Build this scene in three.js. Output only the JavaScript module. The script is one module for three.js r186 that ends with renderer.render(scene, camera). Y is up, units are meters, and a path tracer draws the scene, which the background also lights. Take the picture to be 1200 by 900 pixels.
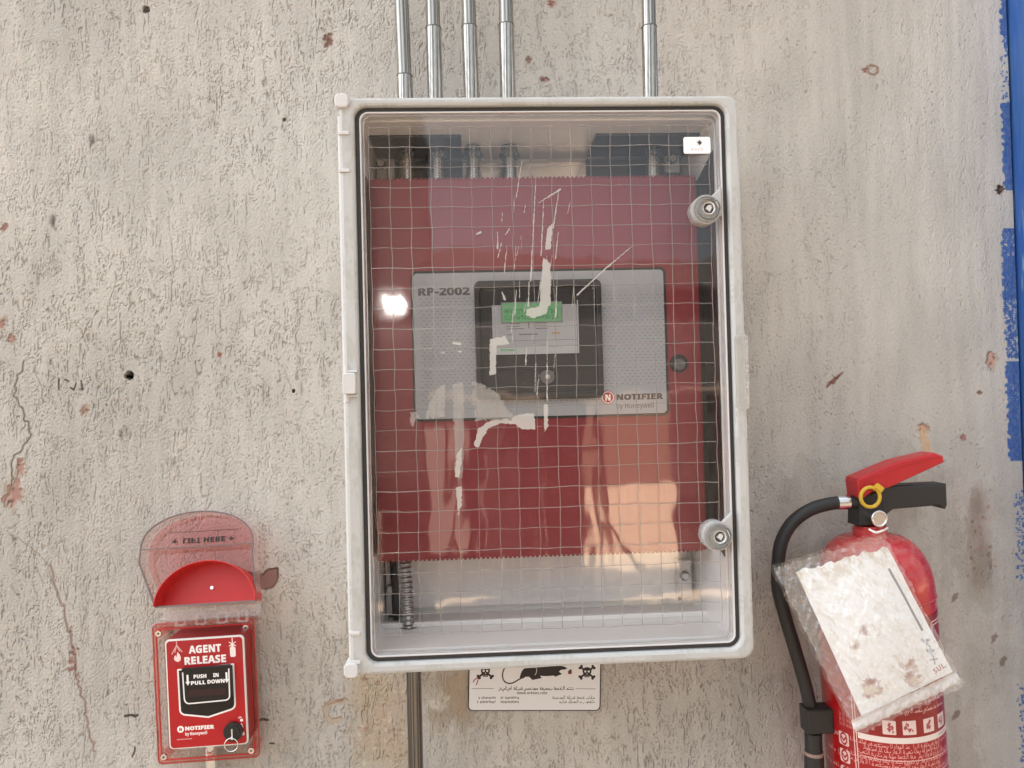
import * as THREE from 'three';
import { mergeGeometries } from 'three/addons/utils/BufferGeometryUtils.js';
import { RoundedBoxGeometry } from 'three/addons/geometries/RoundedBoxGeometry.js';
import { createNoise2D } from 'simplex-noise';

// ---------------------------------------------------------------- camera, sky, sun, exposure
const rad = Math.PI / 180;
const scene = new THREE.Scene();
const camera = new THREE.PerspectiveCamera(53.13, 4 / 3, 0.02, 400);
camera.position.set(0, 1.4, 0.95);
camera.rotation.set(0.888 * rad, -2.845 * rad, -1.435 * rad, 'YXZ');

const sunDirection = new THREE.Vector3(-0.72, 0.56, -0.3).normalize();
const SKY = 0.15;
{
  const w = 512, h = 256, data = new Float32Array(w * h * 4), v = new THREE.Vector3();
  for (let j = 0; j < h; j++) for (let i = 0; i < w; i++) {
    const el = ((j + 0.5) / h - 0.5) * Math.PI, az = ((i + 0.5) / w - 0.5) * 2 * Math.PI;
    v.set(Math.cos(el) * Math.cos(az), Math.sin(el), Math.cos(el) * Math.sin(az));
    const a = Math.acos(Math.max(-1, Math.min(1, v.dot(sunDirection)))) / rad;
    const glow = Math.exp(-a / 26);
    const up = Math.max(0, v.y);
    let k = SKY * (0.34 + 0.2 * (1 - up) ** 2 + 9.4 * glow);
    if (v.y < 0) k *= 0.5;
    const o = (j * w + i) * 4;
    data[o] = k * 0.93; data[o + 1] = k; data[o + 2] = k * (1.08 - 0.04 * glow); data[o + 3] = 1;
  }
  const t = new THREE.DataTexture(data, w, h, THREE.RGBAFormat, THREE.FloatType);
  t.mapping = THREE.EquirectangularReflectionMapping; t.magFilter = THREE.LinearFilter; t.needsUpdate = true;
  scene.background = t; scene.environment = t;
}
const sun = new THREE.DirectionalLight(0xfff0dd, 5);
sun.position.copy(sunDirection).multiplyScalar(40);
sun.castShadow = true;
Object.assign(sun.shadow.camera, { left: -30, right: 30, top: 30, bottom: -30, near: 1, far: 120 });
sun.shadow.mapSize.set(2048, 2048);
scene.add(sun, sun.target);
const EXPOSURE = 10.8;

// ---------------------------------------------------------------- helpers
let seed = 7;
const rnd = () => { seed = (seed + 0x6d2b79f5) | 0; let t = Math.imul(seed ^ (seed >>> 15), 1 | seed); t = (t + Math.imul(t ^ (t >>> 7), 61 | t)) ^ t; return ((t ^ (t >>> 14)) >>> 0) / 4294967296; };
const span = (a, b) => a + (b - a) * rnd();
const noise = createNoise2D(rnd), noiseB = createNoise2D(rnd);
const smooth = (a, b, x) => { const t = Math.max(0, Math.min(1, (x - a) / (b - a))); return t * t * (3 - 2 * t); };
const V2 = (x, y) => new THREE.Vector2(x, y), V3 = (x, y, z) => new THREE.Vector3(x, y, z);

const names = {};
const numbered = (n) => { const k = names[n] = (names[n] ?? -1) + 1; return k ? `${n}_${String(k).padStart(3, '0')}` : n; };
function thing(name, label, category, [x, y, z], turn = 0, group) {
  const o = new THREE.Group(); o.name = numbered(name); o.position.set(x, y, z); o.rotation.z = turn;
  o.userData = { label, category }; if (group) o.userData.group = group;
  scene.add(o); return o;
}
function structure(name, geometry, material, label) {
  const o = new THREE.Mesh(geometry, material); o.name = numbered(name); o.userData = { kind: 'structure' }; if (label) o.userData.label = label;
  scene.add(o); return o;
}
// a part given in its thing's own axes
function part(parent, name, geometry, material, label) {
  const g = Array.isArray(geometry) ? mergeGeometries(geometry.map((q) => q.index ? q.toNonIndexed() : q)) : geometry;
  const o = new THREE.Mesh(g, material); o.name = name; if (label) o.userData.label = label;
  parent.add(o); return o;
}
// a part given in the wall's axes (x along the wall, y up, z out of it) under a thing that is not turned
function place(parent, name, geometry, material, label) {
  const g = Array.isArray(geometry) ? mergeGeometries(geometry.map((q) => q.index ? q.toNonIndexed() : q)) : geometry;
  let p = parent, off = V3(0, 0, 0); while (p && p !== scene) { off.add(p.position); p = p.parent; }
  g.translate(-off.x, -off.y, -off.z);
  return part(parent, name, g, material, label);
}
const box = (x0, x1, y0, y1, z0, z1, r = 0) => {
  const w = x1 - x0, h = y1 - y0, d = z1 - z0;
  const g = r ? new RoundedBoxGeometry(w, h, d, 2, r) : new THREE.BoxGeometry(w, h, d);
  return g.translate((x0 + x1) / 2, (y0 + y1) / 2, (z0 + z1) / 2);
};
function rr(x0, x1, y0, y1, r, T = THREE.Shape) {
  const s = new T();
  s.moveTo(x0 + r, y0); s.lineTo(x1 - r, y0); s.absarc(x1 - r, y0 + r, r, -Math.PI / 2, 0); s.lineTo(x1, y1 - r); s.absarc(x1 - r, y1 - r, r, 0, Math.PI / 2);
  s.lineTo(x0 + r, y1); s.absarc(x0 + r, y1 - r, r, Math.PI / 2, Math.PI); s.lineTo(x0, y0 + r); s.absarc(x0 + r, y0 + r, r, Math.PI, 1.5 * Math.PI);
  return s;
}
const ext = (shape, z0, z1, bevel = 0, seg = 2, curve = 8) => new THREE.ExtrudeGeometry(shape, { depth: z1 - z0 - 2 * bevel, bevelEnabled: bevel > 0, bevelThickness: bevel, bevelSize: bevel, bevelOffset: -bevel, bevelSegments: seg, curveSegments: curve }).translate(0, 0, z0 + bevel);
function slab(x0, x1, y0, y1, z0, z1, r, bevel = 0) { return ext(rr(x0, x1, y0, y1, r), z0, z1, bevel); }
function ringSlab([x0, x1, y0, y1, r], [a0, a1, b0, b1, q], z0, z1, bevel = 0) { const s = rr(x0, x1, y0, y1, r); s.holes.push(rr(a0, a1, b0, b1, q, THREE.Path)); return ext(s, z0, z1, bevel); }
function poly(pts) { const s = new THREE.Shape(); pts.forEach(([x, y], i) => i ? s.lineTo(x, y) : s.moveTo(x, y)); s.closePath(); return s; }
// a flat printed face, uv 0..1 over its box
function face(shape, z, curve = 12) {
  const g = new THREE.ShapeGeometry(shape, curve); g.computeBoundingBox();
  const b = g.boundingBox, p = g.attributes.position, uv = g.attributes.uv;
  for (let i = 0; i < p.count; i++) uv.setXY(i, (p.getX(i) - b.min.x) / (b.max.x - b.min.x), (p.getY(i) - b.min.y) / (b.max.y - b.min.y));
  return g.translate(0, 0, z);
}
// cylinder along z, and along y
const cylZ = (x, y, r, z0, z1, n = 32, r2 = r) => new THREE.CylinderGeometry(r2, r, z1 - z0, n).rotateX(Math.PI / 2).translate(x, y, (z0 + z1) / 2);
const cylY = (x, z, r, y0, y1, n = 32, r2 = r) => new THREE.CylinderGeometry(r2, r, y1 - y0, n).translate(x, (y0 + y1) / 2, z);
const tube = (pts, r, n = 64, k = 14) => new THREE.TubeGeometry(new THREE.CatmullRomCurve3(pts.map((p) => V3(...p))), n, r, k);
const bar = (a, b, r, n = 12) => { const A = V3(...a), B = V3(...b), d = B.clone().sub(A); return new THREE.CylinderGeometry(r, r, d.length(), n).applyQuaternion(new THREE.Quaternion().setFromUnitVectors(V3(0, 1, 0), d.clone().normalize())).translate((A.x + B.x) / 2, (A.y + B.y) / 2, (A.z + B.z) / 2); };
function canvasTexture(w, h, draw, srgb = true) {
  const c = document.createElement('canvas'); c.width = w; c.height = h; const g = c.getContext('2d'); draw(g, w, h);
  const t = new THREE.CanvasTexture(c); if (srgb) t.colorSpace = THREE.SRGBColorSpace; t.anisotropy = 8; return t;
}
function grain(w, h, f) { // a grey height or roughness map
  return canvasTexture(w, h, (g) => { const im = g.createImageData(w, h); for (let j = 0; j < h; j++) for (let i = 0; i < w; i++) { const v = 255 * Math.max(0, Math.min(1, f(i, j))), o = (j * w + i) * 4; im.data[o] = im.data[o + 1] = im.data[o + 2] = v; im.data[o + 3] = 255; } g.putImageData(im, 0, 0); }, false);
}
const tiled = (t, x, y = x) => { t.wrapS = t.wrapT = THREE.RepeatWrapping; t.repeat.set(x, y); return t; };
const mat = (r, g, b, roughness = 0.5, more = {}) => new THREE.MeshPhysicalMaterial({ color: new THREE.Color().setRGB(r, g, b), roughness, ...more });

// ---- a small stroke alphabet for the joined lettering on the notice and the extinguisher (drawn right to left)
const GLYPH = {
  'ت': [5, [[0, 0, 0, 2, 0.6, 0], [0.6, 0, 5, 0]], [[2, 4.2], [3.4, 4.2]], 1], 'ب': [5, [[0, 0, 0, 2, 0.6, 0], [0.6, 0, 5, 0]], [[2.6, -2]], 1],
  'م': [4.5, [[0, 0, 1, 2.2, 2.6, 2.2, 3, 0.6, 2, -0.2, 1, 0], [2.5, 0, 4.5, 0]], [], 1], 'ا': [2.4, [[1, 0, 1.2, 7]], [], 0], 'ل': [3.4, [[1, 7, 1, 0.5, 1.6, 0, 3.4, 0]], [], 1],
  'خ': [5.5, [[0, 0, 2.6, 0, 4.6, 3.2, 1, 3], [2.6, 0, 5.5, 0]], [[2.6, 5.6]], 1], 'د': [4, [[0.4, 0, 2.8, 0.2, 3, 1.4, 2, 3.4]], [], 0], 'ة': [4.4, [[0, 0, 0.6, 2.8, 2.6, 2.8, 3.2, 0.8, 1.8, -0.2, 0, 0]], [[1.2, 4.8], [2.6, 4.8]], 0],
  'ع': [4.8, [[0, 0, 1.2, 2.4, 3.6, 2.4, 2.4, 0.3], [0, 0, 4.8, 0]], [], 1], 'ر': [3.6, [[0.4, 1.8, 1, 0, 2.4, -2.2, 3.6, -2.6]], [], 0], 'ز': [3.6, [[0.4, 1.8, 1, 0, 2.4, -2.2, 3.6, -2.6]], [[1, 3.8]], 0], 'ف': [4.6, [[0, 0, 0.8, 2.8, 2.6, 2.8, 2.8, 0.6, 1.2, 0.2], [0, 0, 4.6, 0]], [[1.8, 4.8]], 1],
  'ه': [4.6, [[0, 0, 1, 2.6, 3, 2.4, 2.8, 0, 1.2, -1.4, 0.8, 0], [2.6, 0, 4.6, 0]], [], 1], 'ن': [4, [[0, 0, 0, 2.2, 0.8, 0, 4, 0]], [[1.6, 4]], 1], 'س': [7, [[0, 2, 0.6, 0, 2, 0, 2.2, 2, 2.8, 0, 4.2, 0, 4.4, 2, 5, 0, 7, 0]], [], 1],
  'ش': [7, [[0, 2, 0.6, 0, 2, 0, 2.2, 2, 2.8, 0, 4.2, 0, 4.4, 2, 5, 0, 7, 0]], [[1.4, 3.8], [3, 3.8], [2.2, 5.2]], 1], 'ي': [5, [[0, 1.6, 1.6, 1.8, 1.4, 0.2, 2.6, -1.6, 4.6, -1.6, 5, 0.4]], [[2.6, -3.2], [3.8, -3.2]], 0], 'ك': [5, [[3.6, 7, 1, 4.4, 3.6, 2.2, 2.8, 0], [0, 0, 5, 0]], [], 1], 'و': [4, [[1.8, 0.4, 0.4, 1.2, 1, 3, 2.4, 2.6, 2.4, 0, 3.8, -2.4]], [], 0], ' ': [3, [], [], 0],
};
function script(g, text, right, base, unit, lw = 0.9) {
  g.lineWidth = lw * unit; g.lineCap = g.lineJoin = 'round'; let x = right;
  for (const ch of text) {
    const [w, strokes, dots] = GLYPH[ch] ?? GLYPH[' '];
    for (const s of strokes) { g.beginPath(); for (let i = 0; i < s.length; i += 2) g[i ? 'lineTo' : 'moveTo'](x - s[i] * unit, base - s[i + 1] * unit); g.stroke(); }
    for (const [a, b] of dots) { g.beginPath(); g.arc(x - a * unit, base - b * unit, 0.65 * unit, 0, 7); g.fill(); }
    x -= w * unit;
  }
  return right - x;
}
function fit(g, text, x, y, w, font, stroke = 0) { g.font = font; g.save(); g.translate(x, y); g.scale(w / g.measureText(text).width, 1); g.fillText(text, 0, 0); if (stroke) { g.lineWidth = stroke; g.lineJoin = 'round'; g.strokeStyle = g.fillStyle; g.strokeText(text, 0, 0); } g.restore(); }

// ---------------------------------------------------------------- the wall
const TW = 2048, TH = 1536; // 2.0 m x 1.5 m of wall, 1024 pixels to the metre
function blob(g, x, y, rx, ry, turn, wobble = 0.3, salt = 0) { g.beginPath(); for (let i = 0; i <= 40; i++) { const a = i / 40 * 2 * Math.PI, k = 1 + wobble * noise(Math.cos(a) * 1.3 + salt * 7.1 + x * 0.13, Math.sin(a) * 1.3 + y * 0.17), u = Math.cos(a) * rx * k, v = Math.sin(a) * ry * k; g[i ? 'lineTo' : 'moveTo'](x + u * Math.cos(turn) - v * Math.sin(turn), y + u * Math.sin(turn) + v * Math.cos(turn)); } g.closePath(); }
function path(g, pts, jitter = 0) { g.beginPath(); pts.forEach(([x, y], i) => g[i ? 'lineTo' : 'moveTo'](x, y)); if (jitter) { g.beginPath(); for (let i = 0; i < pts.length - 1; i++) for (let k = 0; k < 8; k++) { const t = k / 8, x = pts[i][0] * (1 - t) + pts[i + 1][0] * t, y = pts[i][1] * (1 - t) + pts[i + 1][1] * t; g[i + k ? 'lineTo' : 'moveTo'](x + jitter * noise(x * 0.08, y * 0.08), y + jitter * noise(y * 0.08 + 9, x * 0.08)); } } g.stroke(); }
const wallColor = document.createElement('canvas'), wallHeight = document.createElement('canvas');
{
  for (const c of [wallColor, wallHeight]) { c.width = TW; c.height = TH; }
  const gc = wallColor.getContext('2d'), gh = wallHeight.getContext('2d');
  const C = gc.createImageData(TW, TH), Hh = gh.createImageData(TW, TH);
  for (let j = 0; j < TH; j++) for (let i = 0; i < TW; i++) {
    const x = i / 1024, y = j / 1024; // metres from the sheet's top left corner
    const u = x - 0.95;               // along the wall
    const big = noise(x * 2.3, y * 1.7), mid = noise(x * 9 + 5, y * 6), fine = noise(x * 260, y * 210), grit = noiseB(x * 480, y * 430);
    const flat = smooth(0.28, 0.5, u + 0.06 * mid);                                     // trowelled smoother to the right
    const wx = x + 0.0012 * noise(x * 90, y * 40) + 0.0034 * noise(x * 20 + 3, y * 12), wy = y + 0.004 * noiseB(x * 70, y * 45);
    // bark-like upright grooves, broken up
    const n1 = Math.abs(noise(wx * 140, wy * 9 + 40)), n3 = Math.abs(noise(wx * 225 + 50, wy * 16)), n2 = Math.abs(noiseB(wx * 165 + 11, wy * 56));
    const m1 = smooth(-0.25, 0.35, noise(x * 42 + 60, y * 15) + 0.35 * noise(x * 6, y * 5 + 8)), m3 = smooth(-0.05, 0.45, noiseB(x * 50 + 6, y * 18)), m2 = smooth(0.1, 0.55, noiseB(x * 34, y * 30 + 20) + 0.25 * mid);
    const groove = Math.max((1 - smooth(0.01, 0.12, n1)) * m1, 0.8 * (1 - smooth(0.02, 0.13, n3)) * m3, 0.85 * (1 - smooth(0.03, 0.16, n2)) * m2) * (1 - 0.75 * flat);
    const pit = smooth(0.66, 0.88, noiseB(x * 150 + 33, y * 85)) * smooth(-0.1, 0.5, noise(x * 17, y * 15 + 70)) * (0.55 - 0.15 * flat);
    const trowel = 0.1 * noise(x * 14 + 0.6 * y, y * 2.2) + 0.05 * noise(x * 60, y * 6);
    const h = 0.62 + (0.06 - 0.025 * flat) * fine + 0.03 * grit + 0.1 * mid * (1 - flat) + trowel - (0.26 + 0.2 * smooth(-0.5, 0.4, noise(x * 4.3, y * 2.6 + 50))) * groove - 0.42 * pit;
    const dirtAndShade = (0.21 * groove + 0.24 * pit) * (0.55 + 0.45 * smooth(-0.4, 0.5, noise(x * 3.1 + 30, y * 2.2)));  // dirt in grooves and pits, with some crease shade mixed into the colour
    const tone = 1 + 0.045 * big + 0.03 * mid + 0.03 * fine + 0.02 * grit + 0.025 * noise(x * 40, y * 5);
    const warm = 0.5 + 0.5 * noise(x * 1.4 + 9, y * 1.3 + 4);
    const o = (j * TW + i) * 4;
    C.data[o] = 187 * tone * (1 - dirtAndShade * 0.75); C.data[o + 1] = (183 - 2 * warm) * tone * (1 - dirtAndShade * 0.85); C.data[o + 2] = (176 - 4 * warm) * tone * (1 - dirtAndShade * 0.96); C.data[o + 3] = 255;
    Hh.data[o] = Hh.data[o + 1] = Hh.data[o + 2] = 255 * Math.max(0, Math.min(1, h)); Hh.data[o + 3] = 255;
  }
  gc.putImageData(C, 0, 0); gh.putImageData(Hh, 0, 0);
  // patches, chips, cracks and paint of their own shape
  const fillBoth = (draw, colour, height) => { gc.fillStyle = colour; draw(gc); gc.fill(); if (height) { gh.fillStyle = height; draw(gh); gh.fill(); } };
  const speckle = (x0, x1, y0, y1, n, colours, r0, r1) => { for (let k = 0; k < n; k++) { const x = span(x0, x1), y = span(y0, y1); gc.fillStyle = colours[k % colours.length]; blob(gc, x, y, span(r0, r1), span(r0, r1), rnd() * 3, 0.5, k); gc.fill(); } };
  const at = (x, y) => [x, y];
  // tan, rougher strip of older render under the cabinet, at the pipe
  { const a = [817, 1015], b = [879, 1235]; for (let k = 0; k < 260; k++) { gc.fillStyle = `rgba(${172 + 16 * rnd()},${156 + 16 * rnd()},${136 + 16 * rnd()},0.12)`; blob(gc, span(a[0], b[0]), span(a[1], b[1]), span(6, 22), span(8, 30), 0, 0.4, k); gc.fill(); } speckle(a[0], b[0], a[1] + 60, b[1], 60, ['rgba(208,200,188,0.6)', 'rgba(130,84,72,0.35)', 'rgba(206,198,186,0.5)', 'rgba(140,122,100,0.5)'], 1, 3.6); }
  { const a = [902, 1093], b = [970, 1181]; for (let k = 0; k < 60; k++) { gc.fillStyle = `rgba(150,138,122,0.16)`; blob(gc, span(a[0], b[0]), span(a[1], b[1]), span(6, 16), span(8, 22), 0, 0.4, k); gc.fill(); } fillBoth((g) => blob(g, 947, 1139, 15, 27, 0, 0.25), 'rgba(166,148,128,0.7)', 'rgba(120,120,120,0.5)'); speckle(...(() => { const p = [910, 1138], q = [930, 1163]; return [p[0], q[0], p[1], q[1]]; })(), 7, ['rgba(212,206,198,0.35)'], 3, 7); }
  // brick-coloured chips
  const chip = (x, y, rx, ry, t, c = '#7d5048') => { fillBoth((g) => blob(g, x, y, rx * 1.4, ry * 1.35, t, 0.5, 2), 'rgba(164,148,132,0.55)', 'rgba(140,140,140,0.5)'); fillBoth((g) => blob(g, x, y, rx, ry, t, 0.6, 5), c, '#444'); for (let k = 0; k < 5; k++) { gc.fillStyle = k % 2 ? 'rgba(70,48,42,0.5)' : 'rgba(190,172,158,0.5)'; blob(gc, x + span(-rx, rx) * 0.8, y + span(-ry, ry) * 0.8, rx * 0.25, ry * 0.25, rnd() * 3, 0.6, k); gc.fill(); } };
  chip(800, 313, 5, 7.5, 0.2, '#7a5c52'); chip(1053, 339, 3, 4, 0, '#86685e'); chip(1072, 364, 5, 2.5, 0.2, '#86625a'); chip(1084, 266, 5, 4, 0.4, '#93695f'); chip(406, 683, 5, 5, 0.5, '#a07c70'); chip(395, 664, 4, 7, 0.5, '#a07c70');
  chip(493, 772, 4, 6, 0.3, '#9c7f70'); chip(400, 545, 3, 5, 0.6, '#9a7268'); chip(658, 707, 2.5, 3, 0, '#8d5a50'); chip(405, 874, 9, 15, 0.25, '#a78378'); chip(415, 841, 4, 10, 0.1, '#a98478'); chip(1670, 513, 5, 5, 0, '#3a2a26');
  chip(1556, 823, 6, 5, 0.3, '#b98c7b'); chip(1650, 739, 6, 9, 0.1, '#c39a86'); chip(1609, 838, 3, 3.5, 0, '#b0756a'); chip(1439, 758, 2.5, 11, 0.9, '#7b4e45'); chip(1633, 779, 3, 2, 0, '#8a6a58');
  gc.strokeStyle = 'rgba(205,170,138,0.8)'; gc.lineWidth = 11; gc.lineCap = 'round'; path(gc, [[1553, 825], [1558, 841], [1561, 855]], 2);
  // dull pink tongue of filler beside the lid of the release station
  fillBoth((g) => { g.beginPath(); const p = [[688, 978], [705, 982], [714, 975], [723, 975], [724, 986], [718, 998], [707, 1001], [688, 999]]; p.forEach(([x, y], i) => g[i ? 'lineTo' : 'moveTo'](x, y)); g.closePath(); }, 'rgba(137,104,96,0.92)', 'rgba(60,60,60,0.7)');
  gc.strokeStyle = 'rgba(95,70,62,0.8)'; gc.lineWidth = 2; path(gc, [[705, 982], [714, 975], [723, 975], [724, 986], [718, 998], [707, 1001]], 1);
  // ring-shaped scar at the upper right
  gc.strokeStyle = '#8c7466'; gc.lineWidth = 3; blob(gc, 1503, 354, 8, 6, 0.3, 0.2); gc.stroke(); chip(1494, 354, 4, 3, 0, '#8f6a60');
  // crescent under the left corner of the cabinet
  for (const [g, c] of [[gc, '#b3a593'], [gh, '#555']]) { g.strokeStyle = c; g.lineWidth = 6; g.lineCap = 'round'; path(g, [[803, 1143], [790, 1144], [778, 1151], [779, 1161], [787, 1168], [798, 1165]], 1.5); }
  gc.strokeStyle = 'rgba(150,104,92,0.7)'; gc.lineWidth = 1.8; path(gc, [[782, 1147], [793, 1143], [802, 1142]], 1);
  // long crack down the left and the red scratch under it
  for (const [g, c, w] of [[gc, '#75675a', 1.1], [gh, '#333', 1.6]]) { g.strokeStyle = c; g.lineWidth = w; path(g, [[421, 712], [412, 736], [410, 754], [416, 764], [422, 782], [429, 794], [425, 810], [411, 822], [405, 837], [405, 853], [394, 892]], 3); }
  for (const [g, c, w] of [[gc, 'rgba(138,104,94,0.7)', 2], [gh, '#555', 2.4]]) { g.strokeStyle = c; g.lineWidth = w; path(g, [[447, 963], [459, 996], [467, 1033], [473, 1054], [478, 1096], [486, 1132], [493, 1169], [501, 1194]], 3); }
  gc.strokeStyle = 'rgba(140,122,105,0.6)'; gc.lineWidth = 1.6; path(gc, [[399, 919], [424, 937], [439, 953], [447, 963]], 2);
  speckle(...(() => { const p = [469, 1038], q = [480, 1106]; return [p[0], q[0], p[1], q[1]]; })(), 14, ['rgba(140,92,82,0.7)', 'rgba(120,80,70,0.6)'], 1.5, 3.5);
  // dark scuffs
  for (const [x, y, rx, ry] of [[539, 802, 5, 10], [603, 846, 6, 17], [507, 438, 3, 6], [457, 537, 2.5, 4], [1639, 1002, 4, 16]]) { for (let k = 0; k < 9; k++) { gc.fillStyle = 'rgba(80,70,60,0.26)'; blob(gc, x + span(-rx, rx), y + span(-ry, ry), span(1, 2.6), span(2, 6), 0.3, 0.5, k); gc.fill(); } }
  // pencil marks
  gc.strokeStyle = '#433c37'; gc.lineWidth = 1.8; path(gc, [[462, 733], [462, 746]]); path(gc, [[469, 734], [474, 736]]); path(gc, [[476, 744], [480, 747], [483, 739]]); path(gc, [[489, 736], [490, 747]]);
  gc.lineWidth = 3; path(gc, [[534, 1150], [544, 1149], [551, 1149]], 1.5); path(gc, [[698, 1161], [709, 1162]], 1); gc.lineWidth = 2; path(gc, [[545, 1189], [544, 1199]], 2); path(gc, [[710, 1191], [715, 1192]], 1);
  // brown stains low on the right
  for (let k = 0; k < 120; k++) { const p = [1613, 912], q = [1640, 1035]; gc.fillStyle = `rgba(122,104,84,${0.02 + 0.04 * rnd()})`; blob(gc, span(p[0], q[0]), span(p[1], q[1]), span(3, 11), span(8, 26), 0, 0.4, k); gc.fill(); }
  for (let k = 0; k < 70; k++) { const p = [1348, 882], q = [1663, 1268]; gc.fillStyle = `rgba(120,110,98,${0.05 + 0.06 * rnd()})`; blob(gc, span(p[0], q[0]), span(p[1], q[1]), span(8, 40), span(10, 60), 0, 0.5, k); gc.fill(); }
  { const p = [1607, 923], q = [1647, 1024]; speckle(p[0], q[0], p[1], q[1], 16, ['rgba(165,110,95,0.5)', 'rgba(110,92,74,0.5)'], 1, 3); }
  for (const [x, y] of [[1652, 1129], [1641, 1099], [1586, 1196], [1590, 1044]]) { gc.fillStyle = 'rgba(108,92,78,0.6)'; blob(gc, x, y, 3.5, 7, 0.6, 0.4); gc.fill(); }
  // blue paint that ran over the edge from the column
  const paint = (x0, x1, y0, y1, cover) => { for (let y = y0; y < y1; y += 1.5) for (let x = x0; x < x1 + 8; x += 1.5) { const e = smooth(x0 - 2, x0 + 2.5, x + 3.5 * noise(x * 0.06, y * 0.09)), n = noise(x * 0.16, y * 0.1) * 0.5 + noiseB(x * 0.4, y * 0.3) * 0.5; if (n < cover * 2 * e - 1 + (e - 1)) { gc.fillStyle = `rgba(${56 + 24 * noise(x, y)},${90 + 16 * noiseB(x, y)},${154 + 14 * noise(y, x)},${0.78 + 0.2 * noiseB(x * 0.2, y * 0.1)})`; gc.fillRect(x, y, 2, 2); } } };
  const col = (a, b, c) => paint(a[0], a[0] + 26, a[1], b[1], Math.min(1, c + 0.08));
  col([1677, 261], [1680, 307], 0.9); col([1679, 307], [1681, 336], 0.55); col([1674, 398], [1672, 513], 0.86); col([1668, 564], [1669, 600], 0.6); col([1668, 600], [1668, 657], 0.8); col([1668, 657], [1669, 735], 0.5); col([1668, 739], [1670, 766], 0.9); col([1667, 766], [1669, 791], 0.62); col([1668, 791], [1671, 869], 0.92); col([1672, 908], [1672, 1025], 0.3); col([1668, 1158], [1666, 1268], 0.3); col([1675, 336], [1675, 398], 0.22);
}
const WX0 = -0.95, WY0 = 0.65; // lower left corner of the sheet on the wall
const onWall = (canvas, srgb) => { const t = new THREE.CanvasTexture(canvas); if (srgb) t.colorSpace = THREE.SRGBColorSpace; t.wrapS = t.wrapT = THREE.MirroredRepeatWrapping; t.repeat.set(1 / 2, 1 / 1.5); t.offset.set(-WX0 / 2, -WY0 / 1.5); t.anisotropy = 8; return t; };
const M_wall = new THREE.MeshStandardMaterial({ map: onWall(wallColor, true), bumpMap: onWall(wallHeight, false), bumpScale: 0.005, roughness: 0.93 });
const COLUMN_X = 0.7011;
const holes = [[-0.4162, 1.4363, 0.0059], [-0.3883, 1.8825, 0.0049], [-0.2201, 1.4129, 0.0025], [-0.2246, 1.7463, 0.0027]];
{
  const front = poly([[-30, 0], [COLUMN_X - 0.0035, 0], [COLUMN_X - 0.0035, 8.4], [-30, 8.4]]);
  for (const [x, y, r] of holes) { const h = new THREE.Path(); for (let i = 0; i <= 18; i++) { const a = -i / 18 * 2 * Math.PI, k = r * (1 + 0.16 * noise(Math.cos(a) + x * 40, Math.sin(a))); h[i ? 'lineTo' : 'moveTo'](x + Math.cos(a) * k, y + Math.sin(a) * k); } front.holes.push(h); }
  const g = new THREE.ExtrudeGeometry(front, { depth: 0.24, bevelEnabled: false }).translate(0, 0, -0.24);
  const far = new THREE.ExtrudeGeometry(poly([[COLUMN_X + 0.2, 0], [20, 0], [20, 8.4], [COLUMN_X + 0.2, 8.4]]), { depth: 0.24, bevelEnabled: false }).translate(0, 0, -0.24);
  const wall = structure('wall', mergeGeometries([g, far]), M_wall);
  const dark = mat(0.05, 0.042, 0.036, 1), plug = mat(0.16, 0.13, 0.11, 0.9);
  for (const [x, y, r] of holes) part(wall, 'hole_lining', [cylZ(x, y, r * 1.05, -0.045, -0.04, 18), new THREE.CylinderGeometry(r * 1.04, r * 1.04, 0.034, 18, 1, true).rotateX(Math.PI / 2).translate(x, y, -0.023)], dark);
  part(wall, 'hole_plug', ringSlab([holes[1][0] - 0.0028, holes[1][0] + 0.0036, holes[1][1] - 0.003, holes[1][1] + 0.003, 0.0029], [holes[1][0] - 0.001, holes[1][0] + 0.002, holes[1][1] - 0.0014, holes[1][1] + 0.0014, 0.0013], -0.01, -0.003), plug);
  part(wall, 'hole_plug', ringSlab([holes[3][0] - 0.002, holes[3][0] + 0.002, holes[3][1] - 0.002, holes[3][1] + 0.002, 0.0019], [holes[3][0] - 0.001, holes[3][0] + 0.001, holes[3][1] - 0.001, holes[3][1] + 0.001, 0.0009], -0.006, -0.001), plug);
}
{ // painted steel column at the right edge
  const worn = canvasTexture(256, 2048, (g, w, h) => { const im = g.createImageData(w, h); for (let j = 0; j < h; j++) for (let i = 0; i < w; i++) { const a = noise(i * 0.03, j * 0.012), b = noiseB(i * 0.15, j * 0.05), s = smooth(0.62, 0.7, 0.7 * a + 0.5 * b), o = (j * w + i) * 4; im.data[o] = 56 + 10 * b + s * 70; im.data[o + 1] = 94 + 8 * b + s * 55; im.data[o + 2] = 156 + 8 * a + s * 22; im.data[o + 3] = 255; } g.putImageData(im, 0, 0); });
  const c = thing('steel_column', 'blue painted steel column standing along the right edge of the wall', 'column', [COLUMN_X + 0.1, 0, 0]);
  place(c, 'flange', box(COLUMN_X, COLUMN_X + 0.196, 0, 8.4, 0.086, 0.1, 0.003), new THREE.MeshPhysicalMaterial({ map: worn, roughness: 0.45 }));
  place(c, 'web', box(COLUMN_X, COLUMN_X + 0.196, 0, 8.4, -0.2, 0.0845, 0.003), new THREE.MeshPhysicalMaterial({ map: worn, roughness: 0.45 }));
}

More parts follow.
